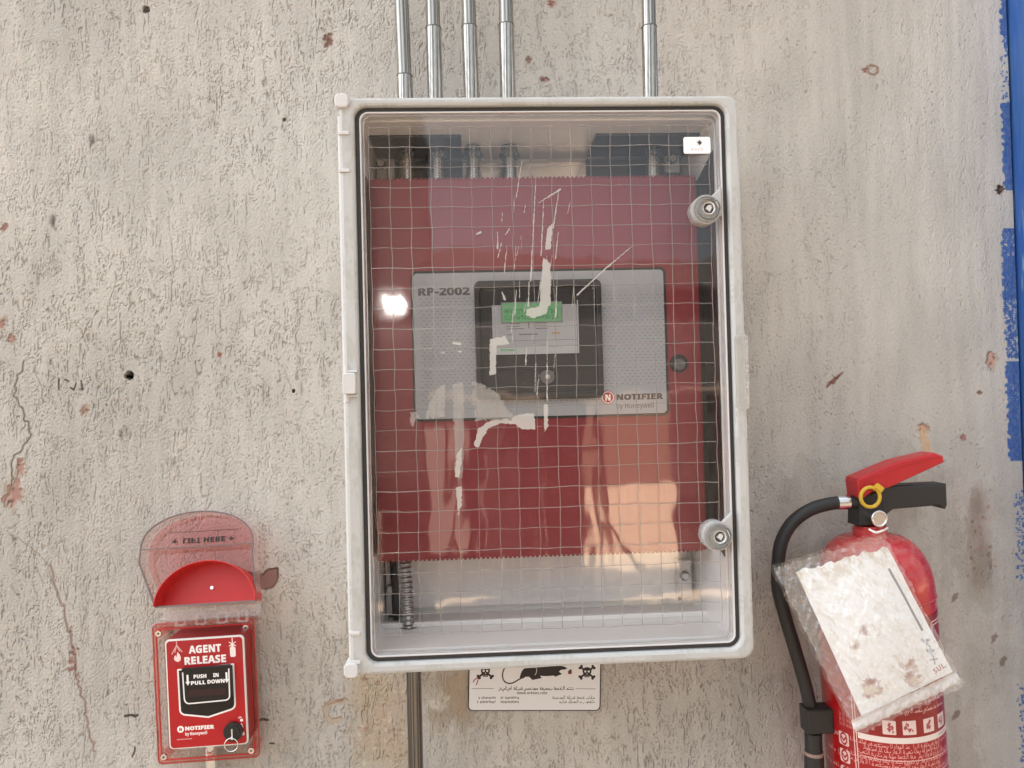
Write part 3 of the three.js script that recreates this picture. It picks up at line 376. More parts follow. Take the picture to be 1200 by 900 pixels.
// ---------------------------------------------------------------- the red panel inside the cabinet
{
  const p = { x0: -0.1101, x1: 0.2572, y0: 1.2215, y1: 1.6437, z: 0.095 };
  const t = thing('alarm_panel', 'red metal control panel with grey and black display plate inside the clear cabinet', 'control panel', [0.0735, p.y0, 0.0147]);
  place(t, 'back_box', box(p.x0 + 0.003, p.x1 - 0.003, p.y0 + 0.003, p.y1 - 0.003, 0.0147, 0.0875, 0.002), M.panelRed);
  const paint = grain(512, 512, (i, j) => 0.5 + 0.3 * noise(i * 0.5, j * 0.5) + 0.12 * noiseB(i * 0.02, j * 0.02)); const red = M.panelRed.clone(); red.bumpMap = paint; red.bumpScale = 0.0002;
  const door = place(t, 'door', slab(p.x0, p.x1, p.y0, p.y1, 0.088, p.z, 0.0015, 0.0012), red);
  const knurl = []; for (let k = 0; k < 72; k++) { const x = p.x0 + 0.006 + k * (p.x1 - p.x0 - 0.012) / 71; knurl.push(box(x - 0.0015, x + 0.0015, p.y1 - 0.0004, p.y1 + 0.0016, 0.089, 0.0942), box(x - 0.0015, x + 0.0015, p.y0 - 0.0016, p.y0 + 0.0004, 0.089, 0.0942)); }
  place(t, 'hinge_knuckles', knurl, M.panelRed).userData.kind = 'stuff';
  const o = { x0: -0.0670, x1: 0.2185, y0: 1.3740, y1: 1.5408 };
  const plate = place(t, 'display_plate', slab(o.x0, o.x1, o.y0, o.y1, 0.0951, 0.0966, 0.0065, 0.0004), M.black);
  const W = 1490, Hp = 870; // five texture pixels to a photo pixel
  const print = canvasTexture(W, Hp, (g, w, h) => {
    g.fillStyle = '#a2a3a5'; g.fillRect(0, 0, w, h);
    const im = g.getImageData(0, 0, w, h); for (let k = 0; k < w * h; k++) { const n = 5 * noise((k % w) * 0.5, Math.floor(k / w) * 0.5); im.data[k * 4] += n; im.data[k * 4 + 1] += n; im.data[k * 4 + 2] += n; } g.putImageData(im, 0, 0);
    g.fillStyle = 'rgba(112,112,114,0.75)'; for (let j = 0; j < 40; j++) for (let i = 0; i < 46; i++) { const x = 36 + i * 32 + (j % 2) * 16, y = 150 + j * 19; if (y < 790 && !(x > 1130 && y > 700)) g.fillRect(x, y, 13, 4.5); }
    g.fillStyle = '#57524f'; fit(g, 'RP-2002', 22, 132, 310, 'bold 62px sans-serif', 3);
    g.fillStyle = '#a3252b'; g.beginPath(); g.arc(1137, 768, 41, 0, 7); g.fill(); g.strokeStyle = '#e4dfda'; g.lineWidth = 6; g.beginPath(); g.arc(1137, 768, 34, 0, 7); g.stroke(); g.fillStyle = '#f0ebe6'; g.font = 'bold 50px sans-serif'; fit(g, 'N', 1118, 787, 38, 'bold 50px sans-serif', 2);
    g.fillStyle = '#262323'; fit(g, 'NOTIFIER', 1184, 784, 282, 'bold 44px sans-serif', 3); g.fillStyle = '#403c3b'; fit(g, 'by Honeywell', 1184, 836, 230, '42px sans-serif');
  });
  const b = 0.0027;
  place(plate, 'printed_face', face(rr(o.x0 + b, o.x1 - b, o.y0 + b, o.y1 - b, 0.0045), 0.0969), new THREE.MeshPhysicalMaterial({ map: print, roughness: 0.42 }));
  // black window in the plate
  const w0 = { x0: 0.0028, x1: 0.1443, y0: 1.3954, y1: 1.5281 };
  const bez = place(t, 'bezel', ringSlab([w0.x0, w0.x1, w0.y0, w0.y1, 0.007], [w0.x0 + 0.0065, w0.x1 - 0.0065, w0.y0 + 0.0085, w0.y1 - 0.0085, 0.004], 0.0968, 0.1032, 0.0018), M.black);
  place(bez, 'bezel_floor', slab(w0.x0 + 0.0064, w0.x1 - 0.0064, w0.y0 + 0.0084, w0.y1 - 0.0084, 0.0972, 0.0984, 0.004), mat(0.016, 0.015, 0.015, 0.4));
  place(bez, 'bezel_step', box(w0.x0 + 0.007, w0.x1 - 0.007, 1.4295, 1.4305, 0.0985, 0.1), M.black);
  place(bez, 'bezel_step', box(w0.x0 + 0.012, w0.x0 + 0.0132, 1.4361, w0.y1 - 0.009, 0.0985, 0.1), M.black);
  const k0 = { x0: 0.0220, x1: 0.1166, y0: 1.4458, y1: 1.5008 };
  const keys = canvasTexture(1000, 580, (g, w, h) => {
    g.fillStyle = '#9d9d9e'; g.fillRect(0, 0, w, h); g.fillStyle = '#adaeae'; g.fillRect(0, h * 0.85, w, h * 0.15); g.fillStyle = '#a6a6a7'; g.fillRect(640, 200, 360, 280);
    g.fillStyle = '#5f5c5a'; for (const [x, y, l, t] of [[210, 215, 120, 9], [150, 245, 170, 7], [160, 275, 210, 9], [510, 210, 130, 9], [480, 245, 150, 6], [510, 275, 140, 9], [310, 340, 220, 12], [170, 345, 60, 8], [420, 190, 14, 85]]) g.fillRect(x, y, l, t);
    g.fillStyle = '#a8895f'; g.fillRect(700, 328, 90, 20); g.fillStyle = '#7ba380'; g.fillRect(90, 515, 170, 24); g.fillStyle = '#7e7b79'; g.fillRect(0, 415, w, 7); g.fillRect(740, 150, 5, 280);
  });
  place(bez, 'keypad', slab(k0.x0, k0.x1, k0.y0, k0.y1, 0.0985, 0.0999, 0.0006), mat(0.3, 0.3, 0.295, 0.5));
  place(bez, 'keypad_print', face(rr(k0.x0 + 0.0001, k0.x1 - 0.0001, k0.y0 + 0.0001, k0.y1 - 0.0001, 0.0005), 0.10015), new THREE.MeshPhysicalMaterial({ map: keys, roughness: 0.45 }));
  place(bez, 'keypad_edge', box(k0.x1 + 0.0004, k0.x1 + 0.0012, k0.y0, k0.y1 + 0.004, 0.0985, 0.102), mat(0.6, 0.6, 0.6, 0.3));
  const l0 = { x0: 0.0334, x1: 0.0990, y0: 1.4819, y1: 1.5028 };
  const lcd = canvasTexture(690, 220, (g, w, h) => { g.fillStyle = '#6aa573'; g.fillRect(0, 0, w, h); g.fillStyle = '#3d5c45'; for (let j = 0; j < 2; j++) for (let i = 0; i < 20; i++) for (let a = 0; a < 5; a++) for (let c = 0; c < 7; c++) if (rnd() < 0.42 && j * 20 + i !== 12) g.fillRect(26 + i * 32 + a * 5.4, 70 + j * 72 + c * 8, 4.6, 6.6); });
  place(bez, 'display', [slab(l0.x0 - 0.0012, l0.x1 + 0.0012, l0.y0 - 0.0012, l0.y1 + 0.0012, 0.1, 0.1008, 0.0005)], mat(0.2, 0.2, 0.2, 0.4));
  place(bez, 'display_glass', face(rr(l0.x0, l0.x1, l0.y0, l0.y1, 0.0004), 0.10105), new THREE.MeshPhysicalMaterial({ map: lcd, roughness: 0.25 }));
  { const [x, y] = [0.0818, 1.4203]; place(bez, 'key_lock', [cylZ(x, y, 0.0078, 0.0984, 0.1, 32), cylZ(x, y, 0.0062, 0.1, 0.1012, 32)], M.darkMetal); place(bez, 'key_slot', [cylZ(x, y, 0.0026, 0.1012, 0.1022, 20)], M.chrome); }
  place(bez, 'indicator', ext(poly([[0.0508, 1.4130], [0.0565, 1.4128], [0.0537, 1.4176]]), 0.0985, 0.0992), M.galvDull);
  { const [x, y] = [0.2308, 1.4317]; const l = place(t, 'door_lock', [cylZ(x, y, 0.0102, 0.0951, 0.0966, 32)], M.black); place(l, 'lock_barrel', [cylZ(x, y - 0.001, 0.0066, 0.0966, 0.1, 24), box(x - 0.0012, x + 0.0012, y - 0.005, y + 0.003, 0.1, 0.1004)], M.darkMetal); }
}
{ // corrugated steel hose down to the cabinet floor, and the black strip beside it
  const top = [-0.0862, 1.2180, 0.055], mid = [-0.0834, 1.1793, 0.058], low = [-0.0808, 1.1316, 0.062];
  const f = thing('flexible_conduit', 'short corrugated steel hose under the lower left corner of the red panel', 'conduit', [low[0], low[1] - 0.004, 0.062]);
  const curve = new THREE.CatmullRomCurve3([V3(top[0], top[1] + 0.02, top[2]), V3(...top), V3(...mid), V3(...low)]), g = new THREE.TubeGeometry(curve, 170, 1, 18), q = g.attributes.position;
  const fr = curve.getPointAt.bind(curve); for (let i = 0; i <= 170; i++) { const c = fr(i / 170), r = 0.0076 + 0.0008 * Math.cos(i / 170 * 19 * 2 * Math.PI); for (let j = 0; j <= 18; j++) { const n = i * 19 + j; q.setXYZ(n, c.x + (q.getX(n) - c.x) * r, c.y + (q.getY(n) - c.y) * r, c.z + (q.getZ(n) - c.z) * r); } } g.computeVertexNormals();
  place(f, 'sleeve', g, mat(0.5, 0.49, 0.47, 0.28, { metalness: 1 }));
  place(f, 'connector', [cylY(low[0], low[2], 0.0085, low[1] - 0.006, low[1] + 0.004, 8), cylY(low[0], low[2], 0.0115, 1.1392, low[1] - 0.006, 8)], M.darkMetal);
  place(f, 'clamp_screw', [bar([low[0] + 0.006, low[1] - 0.002, low[2] + 0.006], [low[0] + 0.016, low[1] - 0.001, low[2] + 0.008], 0.0026, 10)], M.chrome);
  const x = -0.1000;
  const c = thing('black_strip', 'flat black strip running down beside the corrugated steel hose', 'black_strip', [x, 1.1395, 0.03]);
  place(c, 'strip_body', tube([[x - 0.001, 1.2204, 0.03], [x, 1.19, 0.031], [x + 0.001, 1.165, 0.031], [x + 0.002, 1.1396, 0.034]], 0.0042, 40, 10), M.black);
}

// ---------------------------------------------------------------- notice plate under the cabinet
{
  const s = thing('notice_plate', 'white notice plate with a rat and skulls below the cabinet', 'sign', [0.0645, 1.0125, 0], -0.0436);
  const w = 0.1635, h = 0.104;
  part(s, 'plate', slab(-w / 2, w / 2, 0, h, 0.0005, 0.003, 0.006, 0.0005), M.black);
  const art = canvasTexture(1540, 980, (g, W, H) => {
    g.fillStyle = '#e0e0e2'; g.fillRect(0, 0, W, H); const Y = (v) => H - 500 + v; // v: tenths of a photo pixel below the cabinet's edge
    g.fillStyle = g.strokeStyle = '#231a1a'; g.lineCap = g.lineJoin = 'round';
    const skull = (x, y, k) => { g.save(); g.translate(x, y); g.scale(k, k); g.lineWidth = 24; for (const a of [1, -1]) { g.beginPath(); g.moveTo(-78 * a, -62); g.lineTo(78 * a, 62); g.stroke(); for (const q of [1, -1]) for (const e of [-14, 14]) { g.beginPath(); g.arc(78 * a * q + e * 0.7 * a, 62 * q - e * 0.8, 16, 0, 7); g.fill(); } } g.beginPath(); g.ellipse(0, -12, 54, 50, 0, 0, 7); g.fill(); g.fillRect(-30, 22, 60, 38); g.fillStyle = '#dedad8'; for (const e of [-21, 21]) { g.beginPath(); g.arc(e, -10, 13, 0, 7); g.fill(); } g.beginPath(); g.moveTo(0, 8); g.lineTo(-8, 24); g.lineTo(8, 24); g.fill(); for (const e of [-15, 0, 15]) g.fillRect(e - 2, 40, 4, 18); g.restore(); };
    skull(185, Y(55), 0.98); skull(1385, Y(60), 0.98);
    // snake-like red scratch on the left skull
    g.strokeStyle = '#8c4a40'; g.lineWidth = 12; g.beginPath(); g.moveTo(45, Y(172)); g.quadraticCurveTo(70, Y(130), 95, Y(125)); g.quadraticCurveTo(112, Y(140), 80, Y(205)); g.stroke();
    // rat: tail, body, snout, legs
    g.strokeStyle = '#2a1d1d'; g.lineWidth = 15; g.beginPath(); g.moveTo(412, Y(10)); g.bezierCurveTo(372, Y(70), 372, Y(185), 470, Y(190)); g.bezierCurveTo(540, Y(188), 560, Y(140), 640, Y(120)); g.stroke();
    g.fillStyle = '#231a1a'; g.beginPath(); g.moveTo(590, Y(120)); g.quadraticCurveTo(610, Y(30), 650, Y(12)); g.lineTo(760, Y(6)); g.lineTo(1010, Y(-14)); g.quadraticCurveTo(1110, Y(-22), 1150, Y(14)); g.quadraticCurveTo(1130, Y(30), 1080, Y(30)); g.lineTo(1050, Y(52)); g.lineTo(1090, Y(80)); g.lineTo(1010, Y(112)); g.lineTo(990, Y(98)); g.quadraticCurveTo(900, Y(110), 830, Y(100)); g.lineTo(850, Y(128)); g.lineTo(740, Y(150)); g.lineTo(700, Y(112)); g.quadraticCurveTo(640, Y(112), 590, Y(130)); g.fill();
    g.strokeStyle = '#d8d3d0'; g.lineWidth = 7; g.beginPath(); g.moveTo(782, Y(10)); g.quadraticCurveTo(800, Y(50), 770, Y(92)); g.stroke();
    g.fillStyle = '#6d2a28'; g.fillRect(1160, Y(40), 44, 40); g.fillStyle = '#231a1a'; g.fillRect(1176, Y(26), 24, 22);
    g.strokeStyle = '#6e6966'; g.lineWidth = 6; g.beginPath(); g.moveTo(30, Y(252)); g.lineTo(285, Y(250)); g.moveTo(1255, Y(252)); g.lineTo(1490, Y(254)); g.stroke();
    g.fillStyle = g.strokeStyle = '#3c3634'; const full = 'تتم الخدمة بمعرفة مهندسي شركة اوركيدز'; script(g, full, 1225, Y(262), 5.6, 1.1);
    g.fillStyle = '#57504d'; fit(g, 'www.orkeez.com', 560, Y(316), 360, 'bold 44px sans-serif');
    g.fillStyle = 'rgba(98,90,86,0.85)'; for (const [x0, x1, v] of [[95, 310, 350], [370, 590, 350], [95, 300, 398], [370, 590, 398]]) for (let x = x0; x < x1; x += 17) if (rnd() < 0.9) g.fillRect(x, Y(v) - 8 * rnd(), 11, 20 + 8 * rnd());
    g.fillStyle = g.strokeStyle = '#66605c'; script(g, 'مكتب خدمة شركة الهندسة', 1480, Y(368), 5.2, 1); script(g, 'تلفون رقم العنوان شارع', 1480, Y(416), 5, 1);
  });
  part(s, 'printed_face', face(rr(-w / 2 + 0.0014, w / 2 - 0.0014, 0.0014, h, 0.005), 0.0032), new THREE.MeshPhysicalMaterial({ map: art, roughness: 0.55 }));
}

// ---------------------------------------------------------------- the release station and its clear cover
{
  const turn = 0.026, C = [-0.3231, 1.0623];
  const tinted = new THREE.MeshPhysicalMaterial({ color: new THREE.Color().setRGB(0.97, 0.66, 0.66), transmission: 0.93, thickness: 0, roughness: 0.12, ior: 1.55 });
  const clear = new THREE.MeshPhysicalMaterial({ color: new THREE.Color().setRGB(0.95, 0.72, 0.7), transmission: 1, thickness: 0, roughness: 0.06, ior: 1.5 });
  const clearer = new THREE.MeshPhysicalMaterial({ color: new THREE.Color().setRGB(0.96, 0.93, 0.91), transmission: 0.95, thickness: 0, roughness: 0.1, ior: 1.5 });
  const edge = mat(0.16, 0.12, 0.115, 0.3);
  const cov = thing('station_cover', 'clear red-edged cover with its lid flipped up around the release station', 'cover', [C[0], C[1], 0], turn);
  const w = 0.1155, h = 0.1615, X = w / 2, Y = h / 2;
  part(cov, 'base_frame', ringSlab([-X, X, -Y, Y, 0.005], [-X + 0.0035, X - 0.0035, -Y + 0.0035, Y - 0.0035, 0.003], 0.0006, 0.024, 0.0008), clearer);
  part(cov, 'front_rim', ringSlab([-X - 0.001, X + 0.001, -Y - 0.001, Y + 0.001, 0.006], [-X + 0.005, X - 0.005, -Y + 0.0055, Y - 0.0055, 0.003], 0.0243, 0.0262, 0.0006), clear);
  part(cov, 'rim_bead', ringSlab([-X + 0.0036, X - 0.0036, -Y + 0.004, Y - 0.004, 0.004], [-X + 0.005, X - 0.005, -Y + 0.0055, Y - 0.0055, 0.003], 0.0264, 0.0276, 0.0004), M.stationRed);
  part(cov, 'rim_bead', ringSlab([-X - 0.0012, X + 0.0012, -Y - 0.0012, Y + 0.0012, 0.006], [-X - 0.0002, X + 0.0002, -Y - 0.0002, Y + 0.0002, 0.005], 0.0225, 0.0242, 0.0003), M.stationRed);
  for (const a of [-1, 1]) for (const b of [-1, 1]) {
    const g = new THREE.Group(); g.name = 'corner_screw'; g.position.set(a * (X - 0.0075), b * (Y - 0.009), 0); cov.add(g);
    part(g, 'boss', cylZ(0, 0, 0.0056, 0.001, 0.0268, 24), tinted); part(g, 'screw_head', [cylZ(0, 0, 0.0039, 0.0268, 0.0292, 24, 0.0034)], M.chrome); part(g, 'screw_recess', [box(-0.0016, 0.0016, -0.0005, 0.0005, 0.0293, 0.0296), box(-0.0005, 0.0005, -0.0016, 0.0016, 0.0293, 0.02965)], M.darkMetal);
  }
  part(cov, 'inner_wall', [box(-X + 0.0036, -X + 0.0105, -Y + 0.016, Y - 0.016, 0.002, 0.0035), box(-X + 0.0105, -X + 0.012, -Y + 0.016, Y - 0.016, 0.002, 0.022)], clearer);
  // hinge knuckles on the top edge
  const kn = []; for (let k = 0; k < 4; k++) { const x = -0.034 + k * 0.0225; kn.push(ext((() => { const s = rr(x - 0.006, x + 0.006, Y - 0.002, Y + 0.0115, 0.002); s.holes.push(rr(x - 0.003, x + 0.003, Y + 0.003, Y + 0.0085, 0.001, THREE.Path)); return s; })(), 0.018, 0.0262, 0.0006)); }
  part(cov, 'hinge', [...kn, bar([-X + 0.006, Y + 0.006, 0.022], [X - 0.006, Y + 0.006, 0.022], 0.0018, 12)], clearer);
  part(cov, 'back_flange', [box(-X + 0.004, X - 0.002, Y + 0.0005, Y + 0.022, 0.0012, 0.0032)], clearer);
  // lid, swung up past upright so that it rests back against the wall, open side out
  const lid = new THREE.Group(); lid.name = 'lid'; lid.position.set(0.018, Y + 0.0225, 0.041); lid.rotation.x = -0.32; cov.add(lid);
  const L = { x0: -X + 0.001, x1: X - 0.001, y1: 0.066, fl: 0.0225, fr: -0.007, top: 0.041 };
  const dome = (T, o) => { const s = new T(); s.moveTo(L.x0 + o, o); s.lineTo(L.x1 - o, o); const n = 28, xa = L.x0 - L.fl + o, xb = L.x1 + L.fr - o; s.lineTo(xb, L.y1 - 0.012); for (let i = 0; i <= n; i++) { const a = i / n * Math.PI; s.lineTo((xa + xb) / 2 + (xb - xa) / 2 * Math.cos(a), L.y1 + (L.top - o) * Math.pow(Math.sin(a), 0.88)); } s.lineTo(xa, L.y1 - 0.016); s.closePath(); return s; };
  const ringOf = (o, q) => { const s = dome(THREE.Shape, o); s.holes.push(dome(THREE.Path, o + q)); return s; };
  part(lid, 'lid_face', ext(dome(THREE.Shape, 0.0012), 0, 0.0018, 0.0003), clear);
  part(lid, 'lid_wall', ext(ringOf(0, 0.0012), 0.0019, 0.022), clearer);
  part(lid, 'lid_lip', ext(ringOf(-0.0002, 0.0017), 0.0221, 0.0236, 0.0002), edge);
  part(lid, 'lid_ledge', [box(L.x0 - L.fl + 0.0014, L.x1 + L.fr - 0.0014, L.y1 - 0.0006, L.y1 + 0.0004, 0.002, 0.0215)], clearer);
  part(lid, 'lid_ledge_edge', [box(L.x0 - L.fl + 0.0012, L.x1 + L.fr - 0.0012, L.y1 - 0.0007, L.y1 + 0.0003, 0.0216, 0.0228), box(L.x0 + 0.0, L.x1 - 0.032, L.y1 + 0.0205, L.y1 + 0.0211, 0.002, 0.004)], edge);
  part(lid, 'lid_hinge_strip', [box(L.x0 + 0.001, L.x1 - 0.001, -0.013, -0.0005, 0.0005, 0.0022), box(L.x0 + 0.004, L.x1 - 0.004, -0.0145, -0.0125, 0.0005, 0.006)], clearer);
  for (const x of [-0.034, -0.011, 0.013, 0.036]) part(lid, 'lid_hinge_loop', ringSlab([x - 0.0062, x + 0.0062, -0.021, -0.007, 0.002], [x - 0.0036, x + 0.0036, -0.0185, -0.0105, 0.001], 0.0024, 0.0055, 0.0006), clearer);
  const lift = canvasTexture(900, 150, (g, W, H) => { g.clearRect(0, 0, W, H); g.save(); g.translate(0, H); g.scale(1, -1); g.fillStyle = '#171413'; fit(g, 'LIFT HERE', 165, 112, 590, 'bold 96px sans-serif', 3); for (const [x, d] of [[60, 1], [835, -1]]) { g.beginPath(); g.moveTo(x + 34 * d, 76); g.lineTo(x, 110); g.lineTo(x - 4 * d, 84); g.lineTo(x - 30 * d, 92); g.lineTo(x - 30 * d, 56); g.lineTo(x - 4 * d, 64); g.lineTo(x, 42); g.closePath(); g.fill(); } g.restore(); });
  part(lid, 'lid_lettering', face(rr(-0.0535, 0.0235, L.y1 + 0.0035, L.y1 + 0.0162, 0.0002), 0.003), new THREE.MeshPhysicalMaterial({ map: lift, transparent: true, roughness: 0.5 }));
  // red half-round recess at the hinge side of the lid
  const half = (T, r, s0) => { const s = new T(); s.moveTo(-r, s0); s.lineTo(r, s0); const n = 28; for (let i = 1; i < n; i++) { const a = i / n * Math.PI; s.lineTo(r * Math.cos(a), s0 + r * 0.84 * Math.sin(a)); } s.closePath(); return s; };
  const hr = 0.0565, s1 = new THREE.Shape(); { const n = 32, pt = (q, i) => [q * Math.cos(i / n * Math.PI), 0.001 + q * 0.84 * Math.sin(i / n * Math.PI)]; s1.moveTo(...pt(hr, 0)); for (let i = 1; i <= n; i++) s1.lineTo(...pt(hr, i)); for (let i = n; i >= 0; i--) s1.lineTo(...pt(hr - 0.0012, i)); s1.closePath(); }
  const hs = part(lid, 'half_round_recess', [ext(s1, 0.0021, 0.03, 0.0002), ext(half(THREE.Shape, hr - 0.0005, 0.0012), 0.002, 0.003)], M.stationRed);
  part(hs, 'recess_screw', [cylZ(-0.001, 0.02, 0.002, 0.0031, 0.0046, 16)], M.chrome);

  // the station inside the cover
  const [fx, fy] = [-0.3144, 1.0691];
  const st = thing('release_station', 'red manual release station with black pull handle behind the clear cover', 'release station', [fx, fy, 0], turn);
  const a = { x: 0.0446, y: 0.0626 };
  part(st, 'body', [slab(-a.x, a.x, -a.y, a.y, 0.001, 0.044, 0.0045, 0.001)], M.deepRed);
  part(st, 'faceplate', slab(-a.x, a.x, -a.y, a.y, 0.0442, 0.0476, 0.005, 0.0012), M.white);
  const art = canvasTexture(890, 1250, (g, W, H) => {
    g.fillStyle = '#b3141b'; g.fillRect(0, 0, W, H); g.fillStyle = '#a82026'; g.fillRect(0, 0, W, 300);
    const O = -25, P = (x, y) => [(x - 198) * 10, (y - 749) * 10 + O];
    g.fillStyle = '#f3eeea'; fit(g, 'AGENT', 262, 155, 375, 'bold 118px sans-serif', 6); fit(g, 'RELEASE', 195, 283, 500, 'bold 118px sans-serif', 6);
    g.strokeStyle = '#d9a8a2'; g.lineWidth = 12; g.lineCap = 'round'; g.beginPath(); g.moveTo(120, 10); g.lineTo(120, 50); g.moveTo(120, 50); g.lineTo(60, 150); g.moveTo(120, 50); g.lineTo(180, 130); g.moveTo(120, 50); g.lineTo(95, 130); g.moveTo(120, 50); g.lineTo(150, 120); g.stroke();
    g.fillStyle = '#eed9d2'; g.beginPath(); g.moveTo(125, 130); g.bezierCurveTo(170, 170, 180, 230, 130, 245); g.bezierCurveTo(80, 240, 70, 200, 100, 165); g.lineTo(112, 190); g.closePath(); g.fill();
    g.fillStyle = '#f0e6e0'; g.beginPath(); g.roundRect(740, 110, 66, 120, 20); g.fill(); g.fillRect(757, 84, 30, 30); g.strokeStyle = '#f0e6e0'; g.lineWidth = 11; g.beginPath(); g.moveTo(772, 10); g.lineTo(772, 90); g.moveTo(735, 55); g.lineTo(810, 100); g.moveTo(810, 55); g.lineTo(735, 100); g.stroke();
    // shield-shaped opening
    g.fillStyle = '#120d0d'; g.strokeStyle = '#f5f0ec'; g.lineWidth = 20; g.lineJoin = 'round'; g.beginPath(); g.moveTo(122, 340); g.lineTo(772, 316); g.lineTo(772, 780); g.quadraticCurveTo(770, 830, 720, 846); g.lineTo(452, 915); g.lineTo(175, 868); g.quadraticCurveTo(128, 850, 126, 810); g.closePath(); g.fill(); g.stroke();
    g.fillStyle = '#f7f2ee'; g.beginPath(); g.arc(122, 1035, 40, 0, 7); g.fill(); g.fillStyle = '#b3141b'; fit(g, 'N', 104, 1055, 36, 'bold 52px sans-serif', 3); g.fillStyle = '#f5efea'; fit(g, 'NOTIFIER', 172, 1052, 340, 'bold 58px sans-serif', 5); fit(g, 'by Honeywell', 172, 1112, 260, 'bold 50px sans-serif', 1); g.fillStyle = '#d9a09a'; g.fillRect(76, 1148, 175, 10);
    g.fillStyle = '#f3eeea'; g.fillRect(822, 965, 34, 28); g.lineWidth = 9; g.strokeStyle = '#f3eeea'; g.beginPath(); g.arc(822, 955, 15, 3.2, 6.2); g.stroke(); g.fillRect(832, 1130, 34, 26); g.beginPath(); g.arc(849, 1130, 12, 3.2, 6.2); g.stroke(); g.beginPath(); g.arc(740, 1070, 108, -0.5, 0.5); g.lineWidth = 12; g.stroke();
  });
  part(st, 'printed_face', face(rr(-a.x + 0.0018, a.x - 0.0018, -a.y + 0.0018, a.y - 0.0018, 0.004), 0.0478), new THREE.MeshPhysicalMaterial({ map: art, roughness: 0.38 }));
  const U = a.x / 44.5; // one photo pixel on the faceplate
  const handle = poly([[-27, 30], [27, 31], [28.5, 24], [28, -5], [24, -11], [-22, -11.5], [-26, -7], [-27.5, 22]].map(([x, y]) => [(x + 2) * U, y * U]));
  const hp = part(st, 'pull_handle', ext(handle, 0.0482, 0.0535, 0.0012), M.black);
  const hart = canvasTexture(540, 420, (g, W, H) => {
    g.fillStyle = '#151010'; g.fillRect(0, 0, W, H); g.fillStyle = '#f5f1ee'; fit(g, 'PUSH', 130, 118, 150, 'bold 58px sans-serif', 3); fit(g, 'IN', 350, 116, 66, 'bold 58px sans-serif', 3); fit(g, 'PULL', 96, 190, 168, 'bold 58px sans-serif', 3); fit(g, 'DOWN', 280, 188, 200, 'bold 58px sans-serif', 3);
    for (const x of [66, 500]) { g.fillRect(x - 11, 72, 22, 90); g.beginPath(); g.moveTo(x - 26, 150); g.lineTo(x + 26, 150); g.lineTo(x, 196); g.fill(); }
    g.fillStyle = '#30161a'; g.beginPath(); g.roundRect(60, 250, 420, 76, 10); g.fill(); g.fillStyle = '#0d0909'; g.fillRect(50, 222, 440, 12); g.strokeStyle = '#f2ede9'; g.lineWidth = 15; g.lineJoin = 'round'; g.beginPath(); g.moveTo(14, 40); g.lineTo(20, 340); g.quadraticCurveTo(26, 398, 74, 402); g.lineTo(470, 392); g.quadraticCurveTo(520, 388, 524, 340); g.lineTo(528, 30); g.stroke();
  });
  part(hp, 'handle_print', face(rr(-25 * U, 29.2 * U, -11 * U, 30.4 * U, 0.003), 0.0537), new THREE.MeshPhysicalMaterial({ map: hart, roughness: 0.4 }));
  const kx = 28.8 * U, ky = -45.5 * U;
  const knob = part(st, 'key_knob', [cylZ(kx, ky, 10.6 * U, 0.048, 0.0525, 36), cylZ(kx, ky, 8 * U, 0.0525, 0.0535, 32)], M.black);
  part(knob, 'key', [box(kx - 0.0009, kx + 0.0007, ky - 0.0062, ky + 0.0048, 0.0536, 0.0552), box(kx - 0.0016, kx + 0.0008, ky - 0.0072, ky - 0.0036, 0.0536, 0.0556)], M.chrome);
  part(knob, 'key_ring', [new THREE.TorusGeometry(7.4 * U, 0.0006, 8, 40).translate(kx - 1.2 * U, ky - 12.6 * U, 0.056)], M.chrome);
}

